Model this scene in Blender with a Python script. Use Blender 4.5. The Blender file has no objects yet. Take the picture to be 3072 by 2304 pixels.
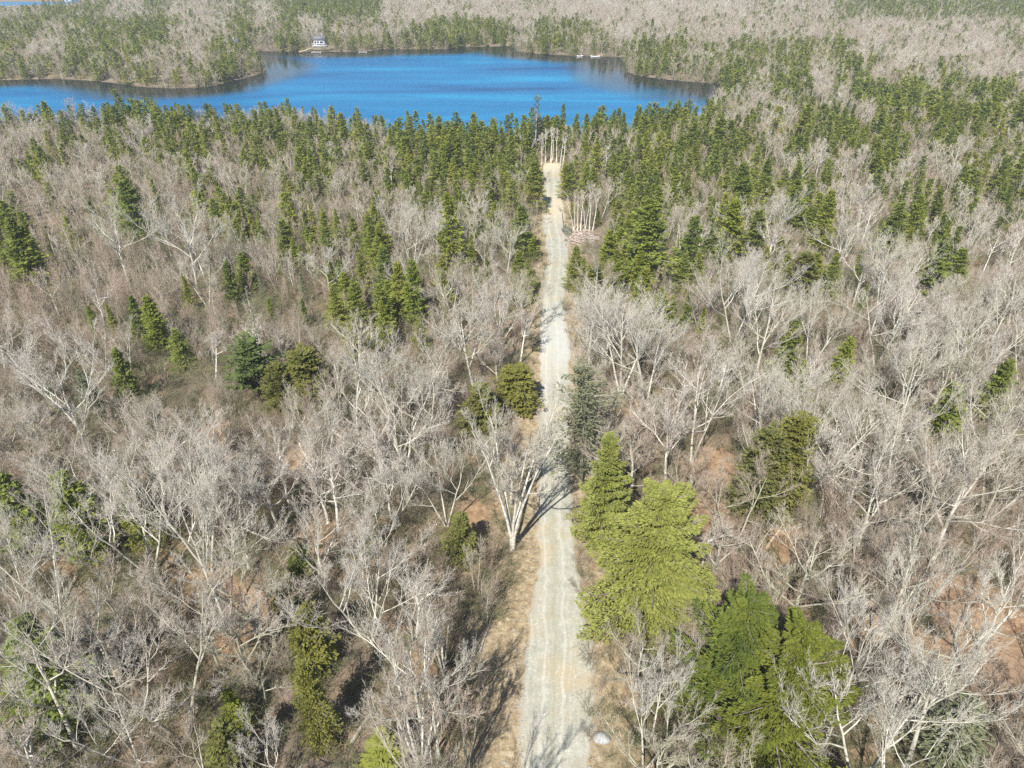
import bpy, math
import numpy as np
from mathutils import Vector

RS = np.random.RandomState(7)
SC = bpy.context.scene
COL = SC.collection
R = math.radians

# ------------------------------------------------------------------ camera, light, sky, exposure
CAM_H, PITCH, FPX = 50.0, R(32.2), 2130.0
cam = bpy.data.cameras.new('camera')
cam.lens = 36 * FPX / 3072; cam.sensor_width = 36; cam.clip_start = 1; cam.clip_end = 20000
cam_o = bpy.data.objects.new('camera', cam); COL.objects.link(cam_o)
cam_o.location = (0, 0, CAM_H); cam_o.rotation_euler = (R(90) - PITCH, 0, 0)
SC.camera = cam_o

SUN_EL, SUN_AZ = R(47), R(200)           # the sun stands behind the camera, a little to the left
w = bpy.data.worlds.new('World'); SC.world = w; w.use_nodes = True
nt = w.node_tree; nt.nodes.clear()
sky = nt.nodes.new('ShaderNodeTexSky'); sky.sky_type = 'NISHITA'; sky.sun_disc = False
sky.sun_elevation = SUN_EL; sky.sun_rotation = SUN_AZ; sky.air_density = 1.0; sky.dust_density = 0.1; sky.ozone_density = 3.0
bg = nt.nodes.new('ShaderNodeBackground'); bg.inputs[1].default_value = 0.075
out = nt.nodes.new('ShaderNodeOutputWorld')
nt.links.new(sky.outputs[0], bg.inputs[0]); nt.links.new(bg.outputs[0], out.inputs[0])
sun = bpy.data.lights.new('sun', 'SUN'); sun.energy = 5.0; sun.angle = R(0.53); sun.color = (1, .955, .885)
sun_o = bpy.data.objects.new('sun', sun); COL.objects.link(sun_o)
sd_ = Vector((math.sin(SUN_AZ) * math.cos(SUN_EL), math.cos(SUN_AZ) * math.cos(SUN_EL), math.sin(SUN_EL)))
sun_o.rotation_euler = sd_.to_track_quat('Z', 'Y').to_euler()
SC.view_settings.view_transform = 'Standard'; SC.view_settings.look = 'None'
SC.view_settings.gamma = 1; SC.view_settings.exposure = 0.72; SC.view_settings.use_curve_mapping = False
SC.cycles.max_bounces = 6; SC.cycles.diffuse_bounces = 3; SC.cycles.transparent_max_bounces = 6
SC.cycles.volume_bounces = 0; SC.cycles.use_denoising = False

# ------------------------------------------------------------------ photograph pixel (3072 wide) <-> place on a level plane
cP, sP = math.cos(PITCH), math.sin(PITCH)
def unproj(px, py, z=0.0):
    px = np.asarray(px, float); py = np.asarray(py, float)
    u = (px - 1536) / FPX; v = (1152 - py) / FPX
    dy = cP + v * sP; dz = -sP + v * cP
    t = (z - CAM_H) / dz
    return np.stack([u * t, dy * t], -1)
def proj(x, y, z):
    x = np.asarray(x, float); y = np.asarray(y, float); z = np.asarray(z, float) - CAM_H
    d = y * cP - z * sP; up = y * sP + z * cP
    d = np.maximum(d, 1e-3)
    return 1536 + FPX * x / d, 1152 - FPX * up / d

# ------------------------------------------------------------------ small helpers
def tag(o, label=None, cat=None, group=None, kind=None):
    if label: o['label'] = label
    if cat: o['category'] = cat
    if group: o['group'] = group
    if kind: o['kind'] = kind
    return o
def link(o, parent=None):
    COL.objects.link(o)
    if parent: o.parent = parent
    return o
def empty(name, loc, rz=0.0, s=1.0):
    o = bpy.data.objects.new(name, None); o.empty_display_size = .2
    o.location = loc; o.rotation_euler = (0, 0, rz)
    o.scale = (s, s, s) if np.isscalar(s) else s
    return link(o)
def tri_mesh(name, V, T, mats=(), mi=None, attrs=None, smooth=False):
    V = np.asarray(V, np.float32); T = np.asarray(T, np.int32)
    me = bpy.data.meshes.new(name)
    me.vertices.add(len(V)); me.vertices.foreach_set('co', V.ravel())
    me.loops.add(T.size); me.loops.foreach_set('vertex_index', T.ravel())
    me.polygons.add(len(T))
    me.polygons.foreach_set('loop_start', np.arange(0, T.size, 3, dtype=np.int32))
    me.polygons.foreach_set('loop_total', np.full(len(T), 3, np.int32))
    for m in mats: me.materials.append(m)
    if mi is not None: me.polygons.foreach_set('material_index', np.asarray(mi, np.int32))
    if smooth: me.polygons.foreach_set('use_smooth', np.ones(len(T), bool))
    for k, a in (attrs or {}).items():
        at = me.attributes.new(k, 'FLOAT', 'POINT'); at.data.foreach_set('value', np.asarray(a, np.float32))
    me.update(calc_edges=True)
    return me
def quads2tris(Q):
    Q = np.asarray(Q); return np.concatenate([Q[:, [0, 1, 2]], Q[:, [0, 2, 3]]])
def unit(a): return a / (np.linalg.norm(a, axis=-1, keepdims=True) + 1e-9)

class Geo:                                   # collects triangles with a float attribute
    def __init__(s): s.V = []; s.T = []; s.A = []; s.M = []; s.n = 0
    def add(s, V, T, a, m=0):
        V = np.asarray(V).reshape(-1, 3); T = np.asarray(T).reshape(-1, 3)
        s.V.append(V); s.T.append(T + s.n)
        s.A.append(np.broadcast_to(np.asarray(a, float), (len(V),))); s.M.append(np.full(len(T), m)); s.n += len(V)
    def mesh(s, name, mats, smooth=False):
        return tri_mesh(name, np.concatenate(s.V), np.concatenate(s.T), mats, np.concatenate(s.M), {'tone': np.concatenate(s.A)}, smooth)
    def tubes(s, P, Rd, k, a, m=0):
        """P (B,n,3) centre lines, Rd (B,n) radii, k sides"""
        B, n, _ = P.shape
        if B == 0: return
        tg = np.gradient(P, axis=1) if n > 2 else np.repeat(P[:, 1:] - P[:, :1], 2, 1)
        tg = unit(tg)
        ref = np.where(np.abs(tg[..., 2:3]) > .9, np.array([1., 0, 0]), np.array([0, 0, 1.]))
        u = unit(np.cross(tg, ref)); v = np.cross(tg, u)
        an = np.arange(k) / k * 2 * math.pi
        ring = P[:, :, None] + Rd[:, :, None, None] * (np.cos(an)[:, None] * u[:, :, None] + np.sin(an)[:, None] * v[:, :, None])
        idx = np.arange(B * n * k).reshape(B, n, k)
        nx = np.roll(idx, -1, 2)
        Q = np.stack([idx[:, :-1], nx[:, :-1], nx[:, 1:], idx[:, 1:]], -1).reshape(-1, 4)
        a = np.broadcast_to(np.asarray(a, float).reshape(-1, 1) if np.ndim(a) else a, (B, n * k)).ravel()
        s.add(ring.reshape(-1, 3), quads2tris(Q), a, m)
    def spikes(s, P, r, a, m=0):
        """P (B,3,3): base, elbow, tip; a thin bent three-sided twig"""
        B = len(P)
        tg = unit(P[:, 2] - P[:, 0]); ref = np.where(np.abs(tg[:, 2:3]) > .9, np.array([1., 0, 0]), np.array([0, 0, 1.]))
        u = unit(np.cross(tg, ref)); v = np.cross(tg, u)
        an = np.arange(3) / 3 * 2 * math.pi
        off = np.cos(an)[None, :, None] * u[:, None] + np.sin(an)[None, :, None] * v[:, None]
        r = np.broadcast_to(r, (B,))[:, None, None]
        V = np.concatenate([P[:, None, 0] + off * r, P[:, None, 1] + off * r * .75, P[:, 2:3]], 1)      # 7 verts
        base = np.array([[0, 1, 4], [0, 4, 3], [1, 2, 5], [1, 5, 4], [2, 0, 3], [2, 3, 5], [3, 4, 6], [4, 5, 6], [5, 3, 6]])
        T = base[None] + (np.arange(B) * 7)[:, None, None]
        a = np.broadcast_to(np.asarray(a, float).reshape(-1, 1) if np.ndim(a) else a, (B, 7)).ravel()
        s.add(V, T, a, m)

# ------------------------------------------------------------------ materials
def mat(name):
    m = bpy.data.materials.new(name); m.use_nodes = True
    nt = m.node_tree; b = nt.nodes['Principled BSDF']
    return m, nt, b
def N(nt, t, **kw):
    n = nt.nodes.new(t)
    for k, v in kw.items():
        if k.startswith('i_'):
            n.inputs[int(k[2:]) if k[2:].isdigit() else k[2:]].default_value = v
        else: setattr(n, k, v)
    return n
def ramp(nt, fac, stops):
    r = nt.nodes.new('ShaderNodeValToRGB'); cr = r.color_ramp
    while len(cr.elements) > 1: cr.elements.remove(cr.elements[-1])
    for i, (p, c) in enumerate(stops):
        e = cr.elements[0] if i == 0 else cr.elements.new(p)
        e.position = p; e.color = (*c, 1)
    nt.links.new(fac, r.inputs[0]); return r.outputs[0]
def mixc(nt, fac, a, b, mode='MIX'):
    m = nt.nodes.new('ShaderNodeMix'); m.data_type = 'RGBA'; m.blend_type = mode
    for s, v in ((m.inputs[0], fac), (m.inputs[6], a), (m.inputs[7], b)):
        if hasattr(v, 'is_output'): nt.links.new(v, s)
        elif isinstance(v, tuple): s.default_value = (*v, 1)
        else: s.default_value = v
    return m.outputs[2]
def math_(nt, op, a, b=0.0, c=0.0):
    m = nt.nodes.new('ShaderNodeMath'); m.operation = op
    for s, v in zip(m.inputs, (a, b, c)):
        if hasattr(v, 'is_output'): nt.links.new(v, s)
        else: s.default_value = v
    return m.outputs[0]
def noise(nt, scale, detail=4, rough=.55, vec=None, dist=0.0):
    n = nt.nodes.new('ShaderNodeTexNoise'); n.inputs['Scale'].default_value = scale
    n.inputs['Detail'].default_value = detail; n.inputs['Roughness'].default_value = rough; n.inputs['Distortion'].default_value = dist
    if vec is not None: nt.links.new(vec, n.inputs['Vector'])
    return n.outputs[0]

def bark_material(name, twigs, limbs, rand_to):
    """tone 0 = trunk and heavy limbs, 1 = finest twigs"""
    m, nt, b = mat(name)
    at = N(nt, 'ShaderNodeAttribute', attribute_name='tone')
    ob = N(nt, 'ShaderNodeObjectInfo')
    tc = N(nt, 'ShaderNodeTexCoord')
    stn = noise(nt, .03, 2, .5, ob.outputs['Location'])
    rnd = math_(nt, 'FRACT', math_(nt, 'ADD', math_(nt, 'MULTIPLY', ob.outputs['Random'], .62), math_(nt, 'MULTIPLY', stn, 1.9)))
    tw = ramp(nt, rnd, twigs)
    sh = math_(nt, 'FRACT', math_(nt, 'MULTIPLY', ob.outputs['Random'], 7.31))
    li = ramp(nt, sh, limbs)
    blot = noise(nt, 1.6, 3, .6, tc.outputs['Object'])
    li = mixc(nt, ramp(nt, blot, [(.42, (0, 0, 0)), (.66, (1, 1, 1))]), li, rand_to)
    c = mixc(nt, 1.0, mixc(nt, at.outputs['Fac'], li, tw), (1.06, 1.035, .985), 'MULTIPLY')
    nt.links.new(c, b.inputs['Base Color'])
    b.inputs['Roughness'].default_value = .85; b.inputs['Specular IOR Level'].default_value = .25
    return m
M_bark = bark_material('hardwood_bark',
    [(0, (.38, .30, .245)), (.15, (.44, .39, .34)), (.3, (.57, .54, .50)), (.45, (.36, .275, .225)), (.6, (.36, .35, .26)), (.72, (.54, .50, .46)), (.85, (.32, .25, .20)), (1, (.42, .35, .29))],
    [(0, (.54, .52, .48)), (.3, (.36, .35, .30)), (.5, (.62, .60, .57)), (.7, (.33, .29, .25)), (1, (.44, .44, .36))], (.30, .31, .22))
M_pale = bark_material('pale_hardwood_bark',
    [(0, (.46, .43, .385)), (.4, (.53, .505, .465)), (.7, (.40, .385, .31)), (1, (.44, .385, .33))],
    [(0, (.58, .565, .53)), (.5, (.47, .465, .41)), (1, (.62, .60, .56))], (.36, .355, .28))
M_birch = bark_material('birch_bark',
    [(0, (.42, .35, .31)), (1, (.48, .44, .40))], [(0, (.76, .75, .71)), (1, (.64, .63, .59))], (.40, .39, .34))
M_sapling = bark_material('sapling_bark',
    [(0, (.36, .27, .205)), (.25, (.42, .33, .27)), (.45, (.31, .275, .205)), (.65, (.48, .43, .38)), (.8, (.28, .275, .19)), (1, (.38, .29, .225))],
    [(0, (.44, .38, .34)), (1, (.50, .47, .44))], (.34, .33, .28))
M_brush = bark_material('brush_bark',
    [(0, (.26, .20, .145)), (.15, (.12, .155, .055)), (.35, (.31, .24, .18)), (.55, (.15, .18, .075)), (.75, (.29, .26, .18)), (1, (.17, .195, .10))],
    [(0, (.20, .18, .13)), (1, (.28, .27, .22))], (.17, .18, .11))
M_trunk = bark_material('conifer_bark',
    [(0, (.22, .18, .15)), (1, (.28, .25, .22))], [(0, (.24, .20, .17)), (1, (.32, .29, .26))], (.24, .24, .2))

def needle_material(name, stops, tip, trans=.25):
    m, nt, b = mat(name)
    at = N(nt, 'ShaderNodeAttribute', attribute_name='tone')
    ob = N(nt, 'ShaderNodeObjectInfo')
    stn = noise(nt, .035, 2, .5, ob.outputs['Location'])
    base = ramp(nt, math_(nt, 'FRACT', math_(nt, 'ADD', math_(nt, 'MULTIPLY', ob.outputs['Random'], .7), math_(nt, 'MULTIPLY', stn, 1.5))), stops)
    tipped = mixc(nt, .5, base, tip)  # paler needle colour, halfway to the tip colour
    c = mixc(nt, at.outputs['Fac'], base, tipped)
    nt.links.new(c, b.inputs['Base Color'])
    b.inputs['Roughness'].default_value = .7; b.inputs['Specular IOR Level'].default_value = .2
    tr = N(nt, 'ShaderNodeBsdfTranslucent'); nt.links.new(c, tr.inputs[0])
    mx = N(nt, 'ShaderNodeMixShader'); mx.inputs[0].default_value = trans
    nt.links.new(b.outputs[0], mx.inputs[1]); nt.links.new(tr.outputs[0], mx.inputs[2])
    nt.links.new(mx.outputs[0], nt.nodes['Material Output'].inputs[0])
    return m
M_spruce = needle_material('spruce_needles',
    [(0, (.20, .26, .050)), (.2, (.31, .345, .050)), (.4, (.12, .180, .055)), (.6, (.38, .38, .055)), (.75, (.19, .25, .080)), (.88, (.32, .33, .065)), (1, (.15, .22, .06))], (.46, .50, .10), .45)
M_fir = needle_material('fir_needles', [(0, (.21, .245, .05)), (1, (.27, .29, .065))], (.50, .51, .16), .33)
M_fir_dark = needle_material('fir_dark_needles', [(0, (.070, .105, .022)), (1, (.115, .135, .020))], (.27, .295, .045), .22)
M_hem = needle_material('hemlock_needles', [(0, (.14, .155, .05)), (1, (.22, .22, .045))], (.34, .34, .09), .38)
M_pine = needle_material('pine_needles', [(0, (.10, .14, .045)), (1, (.14, .17, .04))], (.20, .25, .07), .3)
M_grey = needle_material('lichen_needles', [(0, (.19, .21, .115)), (1, (.23, .24, .14))], (.30, .31, .19), .35)

# ground: leaf litter in the woods, sandy orange litter along the road, bare mud at the lake's edge
M_ground, nt, b = mat('forest_floor')
tc = N(nt, 'ShaderNodeTexCoord'); P = tc.outputs['Object']
n1 = noise(nt, .09, 5, .6, P); n2 = noise(nt, 1.7, 6, .75, P); n3 = noise(nt, 9, 3, .7, P); n4 = noise(nt, .35, 4, .6, P)
leaf = ramp(nt, n2, [(.30, (.09, .062, .038)), (.45, (.21, .145, .088)), (.55, (.34, .235, .145)), (.70, (.52, .38, .26))])
leaf = mixc(nt, ramp(nt, n4, [(.45, (0, 0, 0)), (.58, (.9, .9, .9))]), leaf, (.14, .145, .075))
leaf = mixc(nt, ramp(nt, n1, [(.40, (0, 0, 0)), (.62, (1, 1, 1))]), leaf, (.21, .17, .135))
verge = ramp(nt, n2, [(.28, (.17, .11, .06)), (.46, (.29, .225, .135)), (.58, (.42, .335, .21)), (.8, (.64, .565, .43))])
verge = mixc(nt, ramp(nt, n3, [(.62, (0, 0, 0)), (.70, (1, 1, 1))]), verge, (.62, .58, .52))
av = N(nt, 'ShaderNodeAttribute', attribute_name='verge')
asn = N(nt, 'ShaderNodeAttribute', attribute_name='shore')
aop = N(nt, 'ShaderNodeAttribute', attribute_name='opening')
leaf = mixc(nt, math_(nt, 'MULTIPLY', aop.outputs['Fac'], .8), leaf, ramp(nt, n2, [(.3, (.17, .10, .055)), (.5, (.34, .215, .12)), (.7, (.50, .35, .22))]))
c = mixc(nt, av.outputs['Fac'], leaf, verge)
c = mixc(nt, asn.outputs['Fac'], c, (.17, .145, .11))
nt.links.new(c, b.inputs['Base Color']); b.inputs['Roughness'].default_value = .95; b.inputs['Specular IOR Level'].default_value = .1
bp = N(nt, 'ShaderNodeBump'); bp.inputs['Distance'].default_value = .18; bp.inputs['Strength'].default_value = .9
nt.links.new(n2, bp.inputs['Height']); nt.links.new(bp.outputs[0], b.inputs['Normal'])

# gravel road: u = metres across from the centre line, v = metres along
M_road, nt, b = mat('gravel')
uv = N(nt, 'ShaderNodeAttribute', attribute_name='across'); vv = N(nt, 'ShaderNodeAttribute', attribute_name='along')
tc = N(nt, 'ShaderNodeTexCoord'); P = tc.outputs['Object']
g1 = noise(nt, .16, 4, .6, P); g2 = noise(nt, 6, 4, .8, P); g3 = noise(nt, .9, 5, .7, P)
cmb = N(nt, 'ShaderNodeCombineXYZ')
nt.links.new(uv.outputs['Fac'], cmb.inputs[0]); nt.links.new(math_(nt, 'MULTIPLY', vv.outputs['Fac'], .03), cmb.inputs[1])
st = noise(nt, 3.6, 4, .7, cmb.outputs[0])
col = ramp(nt, g3, [(.25, (.27, .27, .215)), (.5, (.36, .355, .29)), (.75, (.46, .455, .385))])
col = mixc(nt, ramp(nt, g1, [(.50, (0, 0, 0)), (.66, (.9, .9, .9))]), col, (.42, .35, .23))
col = mixc(nt, ramp(nt, st, [(.50, (0, 0, 0)), (.68, (.28, .28, .28))]), col, (.58, .56, .48))
col = mixc(nt, ramp(nt, st, [(.30, (.5, .5, .5)), (.44, (0, 0, 0))]), col, (.33, .30, .22))
col = mixc(nt, ramp(nt, g2, [(.56, (0, 0, 0)), (.68, (.9, .9, .9))]), col, (.66, .66, .60))
au = math_(nt, 'ABSOLUTE', math_(nt, 'ADD', math_(nt, 'ADD', uv.outputs['Fac'], .35), math_(nt, 'MULTIPLY', math_(nt, 'SUBTRACT', g1, .5), .5)))
rut = math_(nt, 'SUBTRACT', 1.0, math_(nt, 'MULTIPLY', math_(nt, 'ABSOLUTE', math_(nt, 'SUBTRACT', au, .78)), 5.0))
col = mixc(nt, math_(nt, 'MULTIPLY', math_(nt, 'MAXIMUM', rut, 0.0), .34), col, (.62, .60, .52))
mid = math_(nt, 'MAXIMUM', math_(nt, 'SUBTRACT', 1.0, math_(nt, 'MULTIPLY', au, 2.4)), 0.0)
col = mixc(nt, math_(nt, 'MULTIPLY', mid, ramp(nt, g3, [(.35, (.1, .1, .1)), (.6, (.45, .45, .45))])), col, (.27, .25, .15))
ae = N(nt, 'ShaderNodeAttribute', attribute_name='edge')
ed = math_(nt, 'ADD', ae.outputs['Fac'], math_(nt, 'MULTIPLY', math_(nt, 'SUBTRACT', g3, .5), 1.5))
col = mixc(nt, ramp(nt, ed, [(.55, (0, 0, 0)), (1.0, (1, 1, 1))]), col, (.33, .25, .16))
pale = N(nt, 'ShaderNodeAttribute', attribute_name='pale')
col = mixc(nt, math_(nt, 'MULTIPLY', pale.outputs['Fac'], .42), col, (.60, .61, .58))
sand = N(nt, 'ShaderNodeAttribute', attribute_name='sand')
col = mixc(nt, math_(nt, 'MULTIPLY', sand.outputs['Fac'], .8), col, (.60, .50, .36))
nt.links.new(col, b.inputs['Base Color']); b.inputs['Roughness'].default_value = .95; b.inputs['Specular IOR Level'].default_value = .15
bp = N(nt, 'ShaderNodeBump'); bp.inputs['Distance'].default_value = .06; bp.inputs['Strength'].default_value = .7
nt.links.new(math_(nt, 'ADD', g2, math_(nt, 'MULTIPLY', st, 1.4)), bp.inputs['Height']); nt.links.new(bp.outputs[0], b.inputs['Normal'])

# lake water: wind sheen is painted into the blue as lighter streaks; calm strip in the lee of the far shore
M_water, nt, b = mat('lake_water')
tc = N(nt, 'ShaderNodeTexCoord'); P = tc.outputs['Object']
mp = N(nt, 'ShaderNodeMapping'); mp.inputs['Scale'].default_value = (.009, .045, 1); mp.inputs['Rotation'].default_value = (0, 0, R(8)); nt.links.new(P, mp.inputs[0])
wind = noise(nt, 1.0, 5, .55, mp.outputs[0], .4)
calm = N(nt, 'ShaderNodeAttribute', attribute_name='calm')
nblue = N(nt, 'ShaderNodeAttribute', attribute_name='near_blue')
wc = ramp(nt, wind, [(.30, (.001, .07, .20)), (.42, (.001, .12, .29)), (.55, (.002, .155, .34)), (.70, (.005, .23, .42))])
wc = mixc(nt, math_(nt, 'MULTIPLY', nblue.outputs['Fac'], .38), wc, (.01, .42, .66))  # paler blue towards the near right side
wc = mixc(nt, calm.outputs['Fac'], wc, (.006, .012, .016))  # dark reflection of the shore trees painted into the calm water's colour
nt.links.new(wc, b.inputs['Base Color'])
b.inputs['IOR'].default_value = 1.33; b.inputs['Specular IOR Level'].default_value = .4
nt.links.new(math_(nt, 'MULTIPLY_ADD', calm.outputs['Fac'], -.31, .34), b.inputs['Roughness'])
mp2 = N(nt, 'ShaderNodeMapping'); mp2.inputs['Scale'].default_value = (.8, 1.6, 1); nt.links.new(P, mp2.inputs[0])
rip = noise(nt, 1.0, 4, .7, mp2.outputs[0], .6)
bp = N(nt, 'ShaderNodeBump'); bp.inputs['Distance'].default_value = .5
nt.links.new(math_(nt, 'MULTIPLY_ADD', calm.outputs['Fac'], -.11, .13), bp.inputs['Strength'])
nt.links.new(rip, bp.inputs['Height']); nt.links.new(bp.outputs[0], b.inputs['Normal'])

def plain(name, c, rough=.7, nscale=None, amt=.25):
    m, nt, b = mat(name)
    if nscale:
        tc = N(nt, 'ShaderNodeTexCoord'); n = noise(nt, nscale, 4, .7, tc.outputs['Object'])
        lo = tuple(x * (1 - amt) for x in c); hi = tuple(min(1, x * (1 + amt)) for x in c)
        nt.links.new(ramp(nt, n, [(.35, lo), (.65, hi)]), b.inputs['Base Color'])
    else: b.inputs['Base Color'].default_value = (*c, 1)
    b.inputs['Roughness'].default_value = rough
    return m
M_rock = plain('granite', (.30, .31, .30), .9, 2.5, .3)
M_rock_dark = plain('mossy_granite', (.12, .12, .10), .95, 3, .4)
M_wood = plain('weathered_wood', (.42, .37, .31), .85, 5, .3)
M_split = plain('split_wood', (.66, .50, .34), .8, 6, .2)
M_white = plain('white_paint', (.78, .79, .80), .6, 2, .06)
M_dull = plain('pale_grey_paint', (.52, .54, .57), .7, 2, .1)
M_roof = plain('asphalt_roofing', (.16, .16, .17), .9, 6, .3)
M_brown = plain('brown_siding', (.20, .12, .075), .85, 4, .3)
M_tan = plain('tan_siding', (.46, .36, .25), .8, 3, .2)
M_glass = plain('window_glass', (.02, .03, .04), .08)

# ------------------------------------------------------------------ where water and road lie
WL = -1.0
near = [(-120, 296), (0, 300), (153, 313), (278, 296), (417, 298), (560, 300), (694, 296), (833, 291), (925, 305), (1040, 322), (1117, 331), (1255, 342), (1400, 348),
        (1530, 352), (1644, 354), (1740, 338), (1811, 324), (1950, 319), (2029, 303), (2110, 285)]
nearw = unproj([p[0] for p in near], [p[1] for p in near], 7.2); nearw[:, 1] += 3.0
far = [(2165, 272), (2159, 254), (2094, 248), (2048, 245), (1996, 240), (1950, 235), (1904, 227), (1875, 218), (1868, 200), (1872, 184), (1880, 173), (1765, 170), (1672, 166),
       (1580, 161), (1542, 154), (1538, 139), (1487, 140), (1417, 141), (1348, 148), (1255, 150), (1163, 149), (1117, 154), (1070, 156), (1024, 157), (926, 157), (833, 155),
       (740, 154), (700, 163), (716, 176), (770, 186), (806, 203), (787, 222), (741, 235), (694, 247), (648, 259), (579, 266), (486, 268), (417, 263), (347, 252), (255, 243),
       (162, 238), (69, 241), (0, 243), (-150, 240)]
farw = unproj([p[0] for p in far], [p[1] for p in far], WL)
lake = np.concatenate([nearw, farw, [[farw[-1, 0] - 120, farw[-1, 1] + 5], [nearw[0, 0] - 150, nearw[0, 1] + 3]]])
pondp = [(-200, 21), (0, 20), (60, 18), (110, 15.5), (200, 13.5), (330, 12), (330, 8), (200, 7), (80, 6), (-200, 6)]
pond = unproj([p[0] for p in pondp], [p[1] for p in pondp], WL)
def sdist(X, Y, poly):                        # > 0 outside the polygon
    A = poly; B = np.roll(poly, -1, 0)
    best = np.full(X.shape, 1e9); inside = np.zeros(X.shape, bool)
    for (ax, ay), (bx, by) in zip(A, B):
        ex, ey = bx - ax, by - ay
        t = np.clip(((X - ax) * ex + (Y - ay) * ey) / (ex * ex + ey * ey + 1e-9), 0, 1)
        best = np.minimum(best, (X - ax - t * ex) ** 2 + (Y - ay - t * ey) ** 2)
        cr = (ay > Y) != (by > Y)
        inside ^= cr & (X < (bx - ax) * (Y - ay) / (by - ay + 1e-12) + ax)
    d = np.sqrt(best); return np.where(inside, -d, d)
def smooth_noise(X, Y, s, seed=0):
    r = np.random.RandomState(seed); v = 0
    for i in range(5):
        a = r.rand() * 6.28; f = s * (0.7 + r.rand() * 1.6); ph = r.rand() * 6.28
        v = v + np.sin((X * math.cos(a) + Y * math.sin(a)) / f + ph + 1.3 * np.sin((X * math.sin(a) - Y * math.cos(a)) / f * .7 + ph * 2))
    return v / 5

rows = [(2304, 1552, 1775), (1982, 1563, 1785), (1704, 1612, 1738), (1438, 1618, 1712), (1250, 1620, 1712), (1068, 1621, 1709), (955, 1621, 1699), (863, 1628, 1697),
        (770, 1646, 1709), (687, 1626, 1698), (600, 1626, 1688), (545, 1629, 1683), (493, 1630, 1681)]
re_l = unproj([r[1] for r in rows], [r[0] for r in rows]); re_r = unproj([r[2] for r in rows], [r[0] for r in rows])
ry = np.concatenate([[-40, 5], re_l[:, 1]])
rl = np.concatenate([[re_l[0, 0] - .05 * 66, re_l[0, 0] - .05 * 21], re_l[:, 0]]); rr = np.concatenate([[re_r[0, 0] - .05 * 66, re_r[0, 0] - .05 * 21], re_r[:, 0]])
ROAD_END = ry[-1]
def road_lr(Y): return np.interp(Y, ry, rl), np.interp(Y, ry, rr)
def road_gap(X, Y):                           # metres outside the road, < 0 on it; positive sideways or past its end
    l, r = road_lr(Y)
    dx = np.maximum(l - X, X - r)
    return np.maximum(dx, np.where(Y > ROAD_END, Y - ROAD_END, -99))

# ------------------------------------------------------------------ ground: one sheet to the horizon
def axis(lo, hi, fine, ext):
    a = list(np.arange(lo, hi + .1, fine)); st = fine; L = lo; H = hi
    left = []; right = []
    while H < ext: st *= 1.35; H += st; right.append(H); L -= st; left.append(L)
    return np.array(left[::-1] + a + right)
gx = axis(-600, 600, 4.0, 9000)
gy = np.concatenate([-np.cumsum(3 * 1.35 ** np.arange(24))[::-1] - 12, np.arange(-12, 180, 1.5), np.arange(180, 790, 2.5), 790 + np.cumsum(3 * 1.35 ** np.arange(26))])
gx = np.unique(np.concatenate([gx, np.arange(-24, 30, 1.0)]))
X, Y = np.meshgrid(gx, gy)
lk = np.minimum(sdist(X, Y, lake), sdist(X, Y, pond)); rg = road_gap(X, Y)
def ground_z(X, Y, lk=None, rg=None):
    if lk is None: lk = np.minimum(sdist(X, Y, lake), sdist(X, Y, pond))
    if rg is None: rg = road_gap(X, Y)
    base = .55 * smooth_noise(X, Y, 22, 3) + .25 * smooth_noise(X, Y, 6, 5)
    k = np.clip((rg - .5) / 6, 0, 1); base = base * k - .12 * np.exp(-((rg - 1.2) / .9) ** 2)
    s = np.clip((lk + 1.2) / 9, 0, 1); s = s * s * (3 - 2 * s)
    z = base * s + (WL - .35) * (1 - s)
    return np.where(lk < -1.2, np.maximum(WL - .35 + (lk + 1.2) * .3, -4), z)
Z = ground_z(X, Y, lk, rg)
ny, nx = X.shape; idx = np.arange(nx * ny).reshape(ny, nx)
Q = np.stack([idx[:-1, :-1], idx[:-1, 1:], idx[1:, 1:], idx[1:, :-1]], -1).reshape(-1, 4)
ver = np.clip(1.1 - (rg - 1.5 - 1.2 * (X < 4) * (Y < 60)) / 2.6, 0, 1) * np.clip(1 + .6 * smooth_noise(X, Y, 3, 9), .3, 1)
opn = 0 * X
for a_, b_, c_ in [(2920, 1860, 4.5), (2700, 1930, 2.5), (700, 1850, 3.5), (860, 1420, 3), (600, 1330, 2.5), (2130, 1400, 3), (2330, 1620, 2.5), (2650, 1330, 2), (940, 1640, 2.5), (2980, 2080, 2.5), (560, 1780, 2), (2120, 1550, 2.5), (1420, 1560, 2)]:
    ox_, oy_ = unproj(a_, b_); opn = np.maximum(opn, np.clip(1.6 - np.sqrt((X - ox_) ** 2 + ((Y - oy_) / 1.3) ** 2) / c_, 0, 1))
me = tri_mesh('ground', np.stack([X, Y, Z], -1).reshape(-1, 3), quads2tris(Q), [M_ground],
              attrs={'opening': opn.ravel(), 'verge': ver.ravel(), 'shore': (np.clip(1 - (lk - .8) / 2.5, 0, 1)).ravel()}, smooth=True)
g = tag(link(bpy.data.objects.new('ground', me)), 'brown leaf littered forest floor under all the trees', 'ground', kind='structure')

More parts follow.
